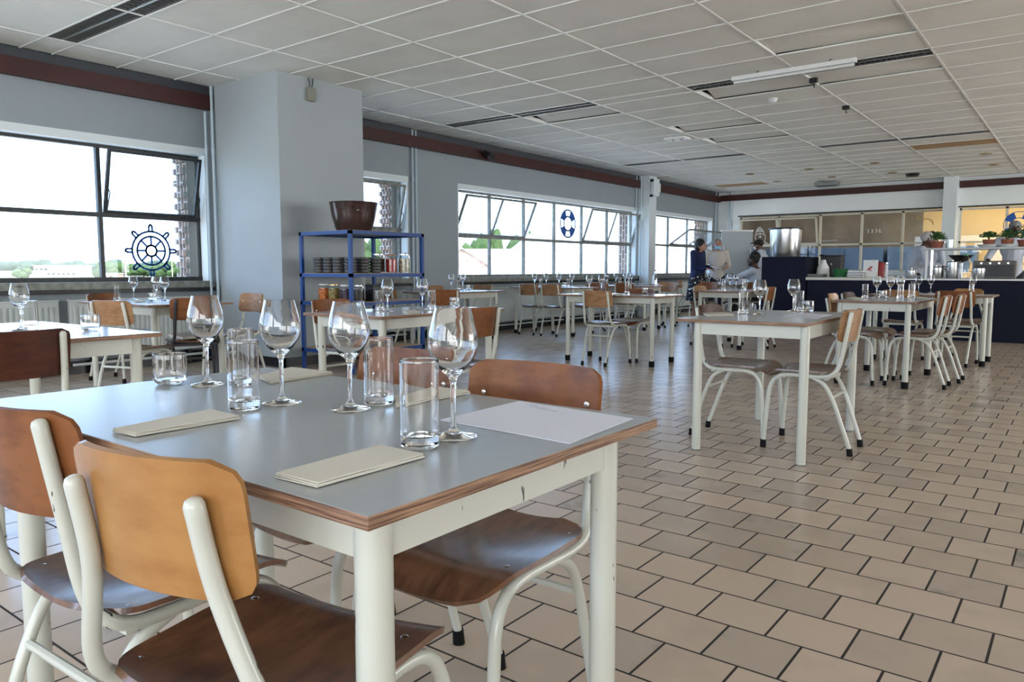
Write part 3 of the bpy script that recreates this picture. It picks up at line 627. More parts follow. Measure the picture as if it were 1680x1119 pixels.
TABLES = {
 1: ('large grey-topped table in the foreground set with glasses and napkins', -1.217, .897, 0, 1.2, .70, .07, False, LAM),
 2: ('lone table right of centre on the open tiled floor, without rubber feet', -1.45, 4.53, 90.6, 1.19, .71, .065, False, LAM, .045),
 3: ('middle-distance table on fat black rubber feet', -4.17, 7.44, 1.5, 1.24, .70, .10, True, LAMW),
 4: ('table in front of the blue shelf, cut off by the foreground wine glasses', -3.633, 3.615, 91.2, 1.19, .71, .08, False, LAMW),
 5: ('white-topped table at the left edge of the picture', -3.79, 1.31, 1, 1.2, .72, .08, False, LAMW),
 6: ('table under the ship wheel window beside the pillar', -6.365, 3.292, 0, 1.2, .73, .08, False, LAMW),
 7: ('table at right with four chairs tucked under it', -1.495, 7.72, 89.5, 1.2, .67, .06, True, LAM),
 8: ('farthest right table standing before the dark counter', -1.398, 9.62, 0, 1.2, .70, .07, True, LAM),
 9: ('table standing just in front of the navy block', -3.8, 9.93, 90, 1.2, .7, .08, True, LAMW),
 10: ('table by the narrow window behind the blue shelf', -6.5, 7.3, 92, 1.2, .7, .08, False, LAMW),
 11: ('table under the long window with two light chairs in front', -6.82, 10.02, 0, 1.25, .7, .08, True, LAMW),
 12: ('table under the lifebuoy window', -6.45, 11.7, 0, 1.2, .7, .08, True, LAMW),
 13: ('table next to the bracketed window column', -6.82, 13.2, 0, 1.2, .7, .08, True, LAMW),
 14: ('meeting table covered with papers where staff gather', -5.5, 13.9, 90, 1.2, .7, .08, True, LAMW),
}
for k, v in TABLES.items(): table('dining_table', *v)
# ================================================================ GLASSWARE
def wine_glass(name='wine_glass', seg=40, h=.21, rb=.041):
    bm = BM(); s = h/.21
    out = [(0, 0), (.036, 0), (.038, .0015), (.036, .003), (.020, .006), (.008, .011), (.0045, .020), (.0038, .05), (.0042, .085), (.007, .097), (.014, .104), (.026, .116), (.036, .133), (.0405, .150), (.0385, .170), (.033, .192), (.0285, .210)]
    inn = [(.0277, .210), (.0322, .191), (.0376, .169), (.0396, .150), (.0350, .134), (.0250, .1185), (.0120, .108), (0, .1055)]
    lathe(bm, [(r*rb/.0405, z*s) for r, z in out+inn], seg); return bm
def highball(seg=36, r=.030, h=.135, base=.018, liquid=0):
    bm = BM(); lathe(bm, [(0, .001), (r*.86, 0), (r*.97, .003), (r*.98, .01), (r*.981, .014), (r*.99, h*.5), (r, h-.006), (r, h-.002), (r-.0004, h-.0004), (r-.0011, h-.0004), (r-.0015, h-.002), (r-.0015, h-.006), (r*.99-.0015, h*.5), (r*.982-.0015, base+.012), (r*.98-.0016, base+.006), (r*.95, base+.002), (r*.88, base), (r*.5, base-.0005), (0, base-.001)], seg); return bm
def tumbler(seg=36):
    bm = BM(); lathe(bm, [(0, .001), (.026, 0), (.034, .006), (.0375, .014), (.0378, .020), (.0380, .040), (.0378, .060), (.0369, .070), (.0366, .072), (.0360, .0728), (.0354, .072), (.0355, .070), (.0363, .060), (.0365, .040), (.0362, .022), (.0345, .015), (.030, .012), (.015, .0112), (0, .011)], seg); return bm
GP = {}
def glass(kind, x, y, label, group, z=TZ):
    if kind not in GP:
        bm = {'w': wine_glass, 'h': highball, 't': tumbler}[kind]()
        nm = {'w': 'wine_glass', 'h': 'highball_glass', 't': 'tumbler'}[kind]
        if kind == 'w': bm.free(); bm = wine_glass()
        o = obj(nm, bm, GLASS, smooth=True); GP[kind] = o
        for f in o.data.polygons: f.use_smooth = True
    else:
        o = GP[kind].copy(); COL.objects.link(o)
    o.location = (x, y, z+.0005); tag(o, label, {'w': 'wine glass', 'h': 'glass', 't': 'tumbler'}[kind], group); return o
TD = {1: 'the foreground table', 2: 'the lone table right of centre', 3: 'the middle table on rubber feet', 4: 'the table in front of the blue shelf', 5: 'the left edge table', 6: 'the table under the ship wheel',
      7: 'the four-chair table at right', 8: 'the counter-side table', 9: 'the table before the navy block', 10: 'the table behind the blue shelf', 11: 'the table with two light chairs under the long window', 12: 'the lifebuoy window table', 13: 'the table by the bracketed column', 14: 'the meeting table'}
# (table, kind, px, base py) measured on the photo
G = [(1, 'w', 341, 632), (1, 'w', 463, 662), (1, 'w', 575, 672), (1, 'w', 744, 717), (1, 't', 280, 630), (1, 'h', 401, 672), (1, 'h', 397, 634), (1, 'h', 622, 663), (1, 'h', 689, 733),
     (2, 'h', 1219, 515), (2, 'w', 1246, 516), (2, 'w', 1306, 510), (2, 'h', 1331, 508), (2, 't', 1325, 512),
     (3, 'w', 986, 477), (3, 'h', 1029, 482), (3, 'w', 1012, 479.5), (3, 't', 1062, 482),
     (4, 'h', 623, 510), (4, 'w', 636, 511.5), (4, 'w', 693, 508), (4, 'h', 708, 509), (4, 't', 746, 504),
     (5, 'w', 35, 542), (5, 'h', 51, 543), (5, 't', 149, 543),
     (6, 'h', 192, 493), (6, 'w', 201, 491), (6, 'w', 240, 490), (6, 'h', 256, 492), (6, 't', 251, 495), (6, 'w', 271, 493), (6, 'w', 305, 488), (6, 'h', 316, 489),
     (7, 'h', 1419, 489), (7, 'w', 1438, 488), (7, 't', 1448, 489), (7, 'w', 1460, 488), (7, 'h', 1477, 489), (7, 'w', 1484, 487), (7, 'h', 1498, 488),
     (8, 'h', 1513, 479), (8, 'w', 1522, 479), (8, 'w', 1550, 478), (8, 'h', 1611, 479), (8, 'w', 1618, 478),
     (9, 'h', 1187, 475.5), (9, 'w', 1196, 474), (9, 'h', 1221, 474.5), (9, 'w', 1232, 473),
     (10, 'w', 705, 475.5), (10, 'w', 731, 475), (10, 'h', 752, 476), (10, 'w', 759, 476), (10, 't', 768, 476), (10, 'w', 688, 478),
     (11, 'w', 877, 471), (11, 'h', 887, 471), (11, 'w', 896, 470), (11, 'w', 917, 471), (11, 't', 926, 471), (11, 'w', 939, 470.5), (11, 'h', 932, 471),
     (12, 'w', 986, 467), (12, 'h', 996, 467), (12, 'w', 1008, 467), (12, 'w', 1031, 467), (12, 'h', 1040, 467), (12, 'w', 1052, 467),
     (13, 'h', 1060, 464), (13, 'w', 1050, 464), (13, 'w', 1078, 464)]
kn = {'w': 'wine glass', 'h': 'tall straight glass', 't': 'short tumbler'}
ordn = ['leftmost', 'second from left', 'third from left', 'fourth from left', 'fifth from left']
from collections import defaultdict
by = defaultdict(list)
for g in G: by[(g[0], g[1])].append(g)
for (tn, k), L in by.items():
    L.sort(key=lambda g: g[2])
    for i, g in enumerate(L):
        x, y = at(g[2], g[3], TZ)
        # keep on the top
        c = TABLES[tn]; dx, dy = x-c[1], y-c[2]; a = -rad(c[3]); lx, ly = dx*cos(a)-dy*sin(a), dx*sin(a)+dy*cos(a)
        lx = max(-c[4]/2+.06, min(c[4]/2-.06, lx)); ly = max(-c[5]/2+.06, min(c[5]/2-.06, ly)); a = -a; x, y = c[1]+lx*cos(a)-ly*sin(a), c[2]+lx*sin(a)+ly*cos(a)
        where = '' if len(L) == 1 else ', '+(ordn[i] if i < len(L)-1 else 'rightmost')
        glass(k, x, y, '%s on %s%s' % (kn[k], TD[tn] if tn != 11 else 'the long window table with two light chairs', where), '%ses on %s' % (kn[k], TD[tn]) if k != 't' else 'tumblers on '+TD[tn])
# water bottle on table 13
x, y = -6.52, 12.97; t = thing('water_carafe', 'clear pointed carafe on the table by the bracketed column', 'carafe', (x, y, TZ))
bm = BM(); lathe(bm, [(0, .001), (.04, 0), (.042, .01), (.042, .14), (.015, .21), (.015, .25), (.0135, .25), (.0135, .21), (.040, .139), (.040, .01), (0, .008)], 24); obj('bottle', bm, GLASS, t, True)
bm = BM(); lathe(bm, [(0, .25), (.017, .25), (.017, .27), (0, .272)], 16); obj('stopper', bm, SHADE, t, True)
# napkins and papers
def quadslab(P, z, th, m, name, label, cat, group=None, folds=3, sag=.002):
    bm = BM(); P = [Vector((x, y, 0)) for x, y in P]; c = sum(P, Vector())/4
    def fn(lay, sh):
        def f(u, v):
            a = (u+1)/2; b = (v+1)/2; p = P[0].lerp(P[1], a).lerp(P[3].lerp(P[2], a), b)-c
            return (p.x*sh, p.y*sh, th*(lay+.5)/folds+sag*(.5+.5*noise.noise(Vector((p.x*14, p.y*14, lay*3+c.x)))))
        return f
    for k in range(folds): sheet(bm, fn(k, 1-.012*k), 14, 6, th/folds*.8)
    o = obj(name, bm, m, smooth=True, loc=(c.x, c.y, z)); return tag(o, label, cat, group)
def nap(pix, lab, zz=TZ, th=.007): quadslab([at(px, py, zz+.004) for px, py in pix], zz, th, NAPKIN, 'napkin', lab, 'napkin', 'folded cream napkins')
nap([(184, 706), (222, 714), (395, 685), (347, 674)], 'folded cream napkin on the foreground table, left of the tall glasses')
nap([(450, 780), (520, 797), (697, 748), (625, 733)], 'folded cream napkin at the front edge of the foreground table')
nap([(422, 618), (443, 628), (546, 612), (478, 604)], 'folded cream napkin at the far left of the foreground table behind a glass')
nap([(645, 652), (650, 667), (772, 644), (722, 637)], 'folded cream napkin behind the tall glass at the middle of the foreground table')
nap([(1150, 514), (1160, 518), (1205, 517), (1190, 513)], 'small folded napkin at the left of the lone table right of centre')
nap([(1388, 489), (1400, 491), (1412, 490), (1404, 487)], 'folded napkin at the left end of the four-chair table')
nap([(1500, 489), (1515, 491), (1522, 489), (1508, 487)], 'folded napkin at the right end of the four-chair table')
nap([(660, 511), (668, 514), (690, 512), (680, 509)], 'folded napkin on the table in front of the blue shelf')
nap([(215, 493), (222, 496), (240, 495), (232, 492)], 'folded napkin on the table under the ship wheel')
nap([(1005, 483), (1012, 485), (1022, 484), (1015, 482)], 'folded napkin on the middle table on rubber feet')
nap([(276, 551), (300, 557), (345, 552), (310, 547)], 'folded napkins lying on the dark-framed chair seat', zz=.455, th=.02)
def paper(pix, lab, zz=TZ): quadslab([at(px, py, zz) for px, py in pix], zz, .0012, PAPER, 'paper_sheet', lab, 'sheet of paper', 'loose paper menus', folds=1, sag=.0012)
paper([(722, 690), (935, 729), (1040, 688), (852, 659)], 'white printed menu sheet on the right of the foreground table')
paper([(1282, 519), (1340, 524), (1368, 517), (1318, 514)], 'white menu sheet at the near right corner of the lone table')
# print on the menu sheet (part of the sheet)
ps = [o for o in COL.objects if o.name.startswith('paper_sheet')][0]
bm = BM(); a = Vector((*at(862, 664, TZ), 0)); b = Vector((*at(940, 676, TZ), 0)); d = (b-a); nn = Vector((-d.y, d.x, 0)).normalized()
for k in range(3):
    s = a+d*(.08+.18*k)-nn*(.012+.010*k); e = s+d*(.26+.1*k); w = nn*.0008
    q = [s-w, e-w, e+w, s+w]; z = TZ+.0042; vs = [bm.verts.new(v.to_3d()+Vector((0, 0, z))-ps.location) for v in q]; vs2 = [bm.verts.new(v.co+Vector((0, 0, .0003))) for v in vs]
    bm.faces.new(vs2); bm.faces.new(vs[::-1])
    for i in range(4): bm.faces.new((vs[i], vs[(i+1) % 4], vs2[(i+1) % 4], vs2[i]))
obj('printed_lines', bm, mat('faded_ink', (.35, .33, .45), .8), ps)
# ================================================================ BLUE SHELF
SX0, SX1, SY0, SY1 = -6.49, -5.70, 4.89, 5.91
t = thing('shelf_unit', 'blue steel shelf unit with a big dark pot on top, beside the pillar', 'shelf', ((SX0+SX1)/2, (SY0+SY1)/2, 0)); hx, hy = (SX1-SX0)/2, (SY1-SY0)/2
for sx in (-1, 1):
    for sy in (-1, 1):
        bm = BM(); x, y = sx*(hx-.0175), sy*(hy-.0175); box(bm, x-.0175, x+.0175, y-.0175, y+.0175, 0, 1.40, bev=.003); obj('post', bm, BLUE, t)
SHZ = (1.405, .985, .70, .215)
for k, z in enumerate(SHZ):
    bm = BM(); q = .0175
    for a in ((-hx, hx, -hy, -hy+2*q), (-hx, hx, hy-2*q, hy), (-hx, -hx+2*q, -hy, hy), (hx-2*q, hx, -hy, hy)): box(bm, *a, z-.035, z)
    s = obj('shelf_rail', bm, BLUE, t)
    bm = BM(); box(bm, -hx+.02, hx-.02, -hy+.02, hy-.02, z-.012, z+.004); obj('shelf_board', bm, BOARD if k else mat('grey_shelf_board', (.25, .26, .2), .6), s)
POT = mat('glazed_brown_pot', (.035, .016, .014), .18, noise_s=4, noise_a=.5, coat=.6)
t = thing('planter_pot', 'big glazed dark brown pot on top of the blue shelf', 'pot', (-6.09, 5.28, 1.41))
bm = BM(); lathe(bm, [(0, 0), (.17, 0), (.195, .05), (.225, .16), (.245, .285), (.252, .30), (.235, .30), (.215, .16), (.18, .03), (0, .02)], 40); obj('pot_body', bm, POT, t, True)
bm = BM()
for s in (-1, 1): ell(bm, (.205, -.10+s*.022, .21), (.014, .016, .026))
obj('handle_knob', bm, POT, t, True)
BOWL = mat('dark_stoneware', (.06, .058, .062), .45)
def bowlbm():
    bm = BM(); lathe(bm, [(0, 0), (.045, 0), (.058, .006), (.063, .03), (.062, .032), (.058, .012), (.044, .006), (0, .006)], 24); return bm
B0 = None; sts = [(-6.33, 5.02, 5), (-6.18, 5.02, 5), (-6.03, 5.02, 5), (-5.86, 5.03, 5), (-5.86, 5.20, 5), (-5.86, 5.36, 5), (-6.02, 5.22, 5)]
sl = ['leftmost stack on the blue shelf', 'second stack on the blue shelf', 'stack behind the shelf corner post', 'stack just right of the corner post', 'dark stack second right of the post', 'dark bowl stack next to the jars', 'hidden stack behind the corner bowls']
pos5 = ['bottom bowl', 'second bowl up', 'middle bowl', 'fourth bowl up', 'top bowl']
for (x, y, n), nm in zip(sts, sl):
    for k in range(n):
        if B0 is None: B0 = o = obj('bowl', bowlbm(), BOWL, smooth=True)
        else: o = B0.copy(); COL.objects.link(o)
        o.location = (x, y, .990+k*.0315); tag(o, 'grey bowl, %s of the %s' % (pos5[k], nm), 'bowl', 'stacked grey bowls')
def jar(x, y, z, r, h, col, label, lidm, lidlab=None, clip=False):
    t = thing('preserve_jar', label, 'jar', (x, y, z), group='preserving jars')
    bm = BM(); lathe(bm, [(0, 0), (r*.93, 0), (r, .008), (r, .015), (r, h*.72), (r, h*.79), (r*.95, h*.83), (r*.8, h*.88), (r*.78, h*.93), (r*.75, h*.93), (r*.77, h*.87), (r*.92, h*.82), (r*.97, h*.78), (r*.97, h*.7), (r*.97, .02), (r*.96, .01), (0, .008)], 28); obj('glass_body', bm, PANE, t, True)
    bm = BM()
    lathe(bm, [(0, .009), (r*.9, .010), (r*.95, .02), (r*.95, h*.76), (0, h*.78)], 20)
    obj('contents', bm, mat('preserve_%02d%02d%02d' % tuple(int(c*99) for c in col), col, .4, noise_s=45, noise_a=.7), t, True)
    bm = BM(); lathe(bm, [(0, h*.93), (r*.86, h*.93), (r*.86, h), (r*.80, h+.003), (0, h+.003)], 28); l = obj('lid', bm, lidm, t, True)
    if clip:
        bm = BM(); tube(bm, smoothpath([(r*1.0, 0, h*.6), (r*1.15, 0, h*.8), (r*.9, 0, h*1.02), (-.5*r, 0, h*1.02)], 5), .003, 6); obj('wire_clip', bm, STEEL, t, True)
LG = mat('gold_lid', (.55, .42, .2), .3, metal=.8); LW = mat('white_lid', (.7, .7, .68), .4); LS = STEEL
jar(-6.02, 5.55, .990, .07, .20, (.12, .05, .03), 'dark preserve jar behind the bowls on the upper blue shelf', LS, clip=True)
jar(-5.84, 5.56, .990, .06, .19, (.36, .02, .012), 'jar of deep red preserve on the upper blue shelf', mat('brown_lid', (.25, .12, .06), .3))
jar(-5.82, 5.73, .990, .065, .20, (.42, .36, .24), 'clip-top jar of pale beans at the right of the upper blue shelf', LS, clip=True)
jar(-6.32, 5.06, .705, .058, .17, (.75, .16, .03), 'jar of orange carrot sticks on the lower blue shelf', LW)
jar(-6.16, 5.06, .705, .058, .17, (.28, .20, .05), 'jar of olive-green pickles with gold lid on the lower blue shelf', LG)
jar(-5.98, 5.06, .705, .062, .165, (.03, .012, .03), 'jar of dark purple preserve on the lower blue shelf', LW)
jar(-5.83, 5.10, .705, .055, .165, (.02, .012, .012), 'nearly black jar at the corner post of the lower blue shelf', LS, clip=True)
t = thing('storage_tin', 'black rectangular tin at the right of the lower blue shelf', 'tin', (-5.83, 5.30, .705)); bm = BM(); box(bm, -.06, .06, -.06, .06, 0, .15, bev=.006); obj('body', bm, SHADE, t); bm = BM(); box(bm, -.062, .062, -.062, .062, .15, .165, bev=.003); obj('lid', bm, SHADE, t)
# ================================================================ WINDOW DECALS
DEC = mat('blue_vinyl', (.02, .10, .42), .5)
def decal_obj(name, bm, m, label): return tag(obj(name, bm, m), label, 'window sticker')
def ring2d(bm, P, w, closed=True, X=-8.043, th=.001):
    """ribbon along 2-D outline points (y,z)"""
    n = len(P)
    for i in range(n if closed else n-1):
        a = Vector(P[i]); b = Vector(P[(i+1) % n]); d = (b-a)
        if d.length < 1e-6: continue
        q = Vector((-d.y, d.x)).normalized()*w/2; e = d.normalized()*w*.3
        pts = [a-q-e, b-q+e, b+q+e, a+q-e]
        f = [bm.verts.new((X, p[0], p[1])) for p in pts]; g = [bm.verts.new((X+th, p[0], p[1])) for p in pts]
        bm.faces.new(f[::-1]); bm.faces.new(g)
        for k in range(4): bm.faces.new((f[k], f[(k+1) % 4], g[(k+1) % 4], g[k]))
def circ(c, r, n=40, a0=0, a1=2*pi): return [(c[0]+r*cos(a0+(a1-a0)*k/n), c[1]+r*sin(a0+(a1-a0)*k/n)) for k in range(n)]
bm = BM(); c = (4.145, 1.225); w = .021
for r in (.205, .152, .058): ring2d(bm, circ(c, r), w)
for k in range(8):
    a = k*pi/4; ring2d(bm, [(c[0]+.06*cos(a), c[1]+.06*sin(a)), (c[0]+.153*cos(a), c[1]+.153*sin(a))], w, False)
    d = Vector((cos(a), sin(a))); q = Vector((-d.y, d.x)); o = Vector(c); P = [o+d*.208-q*.018, o+d*.255-q*.018, o+d*.272-q*.010, o+d*.276, o+d*.272+q*.010, o+d*.255+q*.018, o+d*.208+q*.018]
    ring2d(bm, [tuple(p) for p in P], w, False)
    if k % 2 == 0: ring2d(bm, circ((c[0]+.18*cos(a), c[1]+.18*sin(a)), .004, 8), .006)
decal_obj('window_decal', bm, DEC, "blue ship's wheel sticker on the left window pane")
bm = BM(); c = (12.30, 1.905); X = -8.043
def arcseg(bm, c, r0, r1, a0, a1, X, n=14, sy=1):
    v = []
    for k in range(n+1):
        a = a0+(a1-a0)*k/n; v.append((bm.verts.new((X, c[0]+r0*cos(a)*sy, c[1]+r0*sin(a))), bm.verts.new((X, c[0]+r1*cos(a)*sy, c[1]+r1*sin(a)))))
    for p, q in zip(v, v[1:]): bm.faces.new((p[0], p[1], q[1], q[0]))
for k in range(4): a = pi/4+k*pi/2; arcseg(bm, c, .14, .255, a-rad(25), a+rad(25), X)
for r in (.26, .135): ring2d(bm, circ(c, r), .03, X=X)
decal_obj('window_decal', bm, DEC, 'blue and white lifebuoy sticker on the long window')
def to_back(bm, m, name, label, cx, cz, sc, Y):
    for v in bm.verts: v.co = Vector((cx+v.co.y*sc, Y-(v.co.x), cz+v.co.z*sc))
    return decal_obj(name, bm, m, label)
WV = mat('white_vinyl', (.8, .8, .76), .5)
bm = BM(); w = .035
for P, cl in (([(-.30, .0), (-.32, -.12), (-.24, -.42), (.24, -.42), (.32, -.12), (.30, 0), (0, .12)], True), ([(-.24, .04), (-.24, .22), (.24, .22), (.24, .04)], False), ([(-.17, .22), (-.15, .38), (.15, .38), (.17, .22)], False), ([(-.07, .38), (-.07, .48), (.07, .48), (.07, .38)], False), ([(0, .10), (0, -.12)], False), ([(-.08, -.08), (0, -.16), (.08, -.08)], False), ([(-.2, .30), (.2, .30)], False), ([(-.42, -.44), (-.25, -.50), (-.1, -.44), (.1, -.50), (.25, -.44), (.42, -.50)], False)): ring2d(bm, P, w, cl, X=0, th=.002)
R = Matrix.Translation((0, BW+.06, 1.65)) @ Matrix.Rotation(rad(16), 4, 'X')
for v in bm.verts: v.co = R @ Vector((-6.76+v.co.y*.42, -.022-v.co.x, .27+v.co.z*.42))
decal_obj('window_decal', bm, WV, 'white ship outline sticker on the tilted back window left of the steel drum')
bm = BM()
for k in range(4): a = pi/4+k*pi/2; arcseg(bm, (0, 0), .15, .28, a-rad(25), a+rad(25), 0)
for r in (.285, .145): ring2d(bm, circ((0, 0), r), .014, X=0)
to_back(bm, DEC, 'window_decal', 'blue lifebuoy sticker at the right edge on the back glazing', -1.28, 1.98, .95, BW+.05)
bm = BM(); ring2d(bm, [(-.16, .07), (-.1, .1), (-.04, .05), (.02, .07), (.1, .05), (.16, -.01), (.16, -.07)], .02, False, X=0); ring2d(bm, [(-.16, .12), (-.1, .1)], .02, False, X=0)
to_back(bm, mat('gold_vinyl', (.7, .5, .2), .5), 'window_decal', 'gold gull outline sticker left of the back column', -3.05, 2.10, 1, BW+.05)
bm = BM()
for k, P in enumerate(([(-.13, .04), (-.13, -.04)], [(-.05, .04), (-.03, -.0), (-.05, -.04)], [(.04, .04), (.06, 0), (.03, -.03)], [(.12, .04), (.11, -.03), (.15, -.03)])): ring2d(bm, P, .02, False, X=0)
to_back(bm, WV, 'window_decal', 'small row of white marks on a back pane', -4.1, 1.93, 1, BW+.05)
# ================================================================ COUNTER AREA
CTOP = mat('pale_counter_top', (.55, .54, .49), .35)
t = thing('service_counter', 'long navy service counter with a pale top across the back right', 'counter', (0, 12.6, 0))
bm = BM(); box(bm, -3.64, 3.2, .02, .72, 0, .86); obj('front_panel', bm, NAVY, t)
bm = BM(); box(bm, -3.66, -2.35, 0, .75, .86, .905, bev=.003); obj('worktop', bm, CTOP, t); bm = BM(); box(bm, -2.35, 3.22, 0, .75, .87, .892); obj('worktop', bm, WHITEP, t)
t = thing('block_stand', 'tall navy box at the left end of the counter carrying the steel drum', 'stand', (-4.02, 12.95, 0)); bm = BM(); box(bm, -.36, .36, -.35, .35, 0, 1.23, bev=.004); obj('body', bm, NAVY, t); bm = BM(); box(bm, -.365, .365, -.355, .355, 1.23, 1.236); obj('top_panel', bm, SHADE, t)
t = thing('steel_drum', 'tall polished steel drum standing on the navy box', 'drum', (-4.12, 12.98, 1.237)); bm = BM(); lathe(bm, [(0, 0), (.235, 0), (.24, .01), (.255, .46), (0, .46)], 40); obj('drum_body', bm, STEEL, t, True); bm = BM(); lathe(bm, [(0, .455), (.274, .455), (.274, .485), (.25, .487), (0, .487)], 40); obj('rim_lid', bm, SHADE, t, True)
# pass shelf
t = thing('pass_shelf', 'raised steel pass shelf on the right of the counter with potted herbs', 'shelf', (0, 12.95, 0))
bm = BM(); box(bm, -2.02, 1.8, -.18, .2, 1.315, 1.345, bev=.003); obj('shelf_board', bm, mat('satin_aluminium', (.42, .43, .44), .45, metal=.3), t)
for x in (-1.97, -1.90, -.2, 1.7): bm = BM(); box(bm, x-.015, x+.015, -.15, -.12, .893, 1.315); obj('post', bm, WHITEP if x < -1.9 else STEEL, t)
def herb(x, y, z, r, label, potm, saucer=False, tall=1):
    t = thing('potted_herb', label, 'potted plant', (x, y, z)); h = 0
    if saucer: bm = BM(); lathe(bm, [(0, 0), (r*.9, 0), (r*1.25, .04), (r*1.2, .042), (r*.8, .01), (0, .01)], 24); obj('saucer', bm, WHITEP, t, True); h = .012
    bm = BM(); lathe(bm, [(0, h), (r*.5, h), (r*.65, h+.085), (r*.68, h+.09), (r*.68, h+.10), (0, h+.095)], 20); obj('plant_pot', bm, potm, t, True)
    bm = BM(); rnd = random.Random(int(x*100))
    for k in range(420):
        a = rnd.uniform(0, 2*pi); el = rnd.uniform(-.1, pi/2); rr = r*(rnd.uniform(.3, 1.05)); c = Vector((rr*cos(a)*cos(el), rr*sin(a)*cos(el), h+.14+rr*.75*tall*sin(el)))
        d = Vector((rnd.uniform(-1, 1), rnd.uniform(-1, 1), rnd.uniform(-.4, 1))).normalized(); q = d.cross(Vector((rnd.uniform(-1, 1), rnd.uniform(-1, 1), .3))).normalized(); s = .014
        vs = [bm.verts.new(c-d*s), bm.verts.new(c+q*s*.6), bm.verts.new(c+d*s*1.3), bm.verts.new(c-q*s*.6)]; bm.faces.new(vs)
    for k in range(14):
        a = rnd.uniform(0, 2*pi); tube(bm, [(0, 0, h+.09), (r*.4*cos(a), r*.4*sin(a), h+.2)], .003, 4)
    obj('foliage', bm, mat('herb_green', (.035, .10, .02), .6, noise_s=30, noise_a=.5), t)
TERR = mat('terracotta', (.30, .10, .06), .7)
PX = lambda px, Y: (lambda d: d.x*Y/d.y)(_f*FPX+_r*(px-840))
herb(PX(1530, 12.95), 12.93, 1.346, .13, 'bushy herb in a terracotta pot at the left end of the pass shelf', TERR)
herb(PX(1613, 12.95), 12.93, 1.346, .12, 'flat-topped herb on a white saucer on the pass shelf', TERR, True, .8)
herb(PX(1643, 12.95), 12.93, 1.346, .12, 'feathery herb in a white bowl on the pass shelf', TERR, True)
herb(PX(1672, 12.95), 12.95, 1.346, .15, 'tall herb at the right edge of the pass shelf', TERR, False, 1.5)
def simple(name, label, cat, x, y, z, prof, m, n=24, extra=None):
    t = thing(name, label, cat, (x, y, z)); bm = BM(); lathe(bm, prof, n); obj('body', bm, m, t, True)
    if extra: extra(t)
    return t
def lidx(z, r, m, nm='lid'):
    def f(t): bm = BM(); lathe(bm, [(0, z), (r, z), (r, z+.02), (0, z+.025)], 20); obj(nm, bm, m, t, True)
    return f
simple('salt_shaker', 'small white shaker beside the leftmost herb', 'shaker', PX(1542, 12.95), 12.92, 1.346, [(0, 0), (.02, 0), (.02, .07), (0, .075)], WHITEP, extra=lidx(.075, .018, STEEL))
simple('steel_mug', 'grey metal cup beside the leftmost herb on the pass shelf', 'cup', PX(1550, 12.95), 12.92, 1.346, [(0, 0), (.045, 0), (.05, .12), (.047, .12), (.042, .01), (0, .01)], STEEL)
def pxz(px, py, Y):
    d = _f*FPX+_r*(px-840)-_u*(py-559.5); return d.x*Y/d.y, HC+d.z*Y/d.y
CY = 13.0
simple('water_jug', 'large clear water bottle with green cap under the pass shelf', 'bottle', PX(1577, CY+.1), CY+.1, .893, [(0, 0), (.09, 0), (.095, .02), (.095, .22), (.04, .31), (.03, .34), (.028, .34), (.038, .31), (.092, .22), (.09, .01), (0, .005)], GLASS, extra=lidx(.34, .032, mat('green_cap', (.03, .3, .12), .4)))
t = thing('spray_bottle', 'white pump dispenser jug on the left part of the counter', 'dispenser', (PX(1346, CY), CY, .906)); bm = BM(); lathe(bm, [(0, 0), (.10, 0), (.105, .02), (.09, .16), (.045, .24), (.035, .28), (0, .28)], 24); obj('jug', bm, WHITEP, t, True); bm = BM(); tube(bm, [(0, 0, .28), (0, 0, .36), (-.06, 0, .355)], .012, 8); obj('pump_head', bm, SHADE, t, True)
t = thing('coffee_machine', 'black box machine on the counter behind the white jug', 'machine', (PX(1360, 13.18), 13.18, .906)); bm = BM(); box(bm, -.16, .16, -.1, .12, 0, .34, bev=.01); obj('body', bm, SHADE, t); bm = BM(); tube(bm, [(.03, -.1, .22), (.03, -.16, .21)], .02, 8); obj('spout', bm, STEEL, t, True); bm = BM(); box(bm, -.17, .17, -.11, .13, .34, .36); obj('lid', bm, SHADE, t)
simple('green_bowl', 'dark green plastic tub on the counter', 'tub', PX(1373, 12.8), 12.85, .906, [(0, 0), (.09, 0), (.12, .13), (.125, .135), (.115, .135), (.085, .01), (0, .01)], mat('green_plastic', (.03, .15, .05), .4))
def crate(x, y, z, w, d, h, m, name, label, cat):
    t = thing(name, label, cat, (x, y, z)); bm = BM(); box(bm, -w, w, -d, d, 0, .008); 
    for a in ((-w, w, -d, -d+.008), (-w, w, d-.008, d), (-w, -w+.008, -d, d), (w-.008, w, -d, d)): box(bm, *a, 0, h)
    obj('body', bm, m, t); bm = BM(); box(bm, -w-.01, w+.01, -d-.01, -d+.004, h-.012, h); box(bm, -w-.01, w+.01, d-.004, d+.01, h-.012, h); obj('rim', bm, m, t); return t
crate(PX(1335, 12.75), 12.78, .906, .13, .09, .05, mat('grey_tray', (.16, .17, .15), .5), 'serving_tray', 'shallow grey tray at the left end of the counter', 'tray')
for k in range(3): crate(PX(1400, 12.8), 12.8, .906+k*.032, .11-.004*k, .08, .028, WHITEP, 'serving_dish', 'white rectangular dish in the stack on the counter, %s' % ['bottom', 'middle', 'top'][k], 'dish')
for k in range(2): crate(PX(1386, 13.1), 13.12, .906+k*.03, .11, .08, .026, mat('grey_tray', (.16, .17, .15), .5), 'serving_tray', 'grey tray behind the green tub, %s one' % ['lower', 'upper'][k], 'tray')
t = thing('paper_bag', 'white carton with a small red emblem on the counter', 'carton', (PX(1423, 13.0), 13.0, .906)); bm = BM(); box(bm, -.10, .10, -.05, .05, 0, .27, bev=.004); obj('body', bm, WHITEP, t); bm = BM()
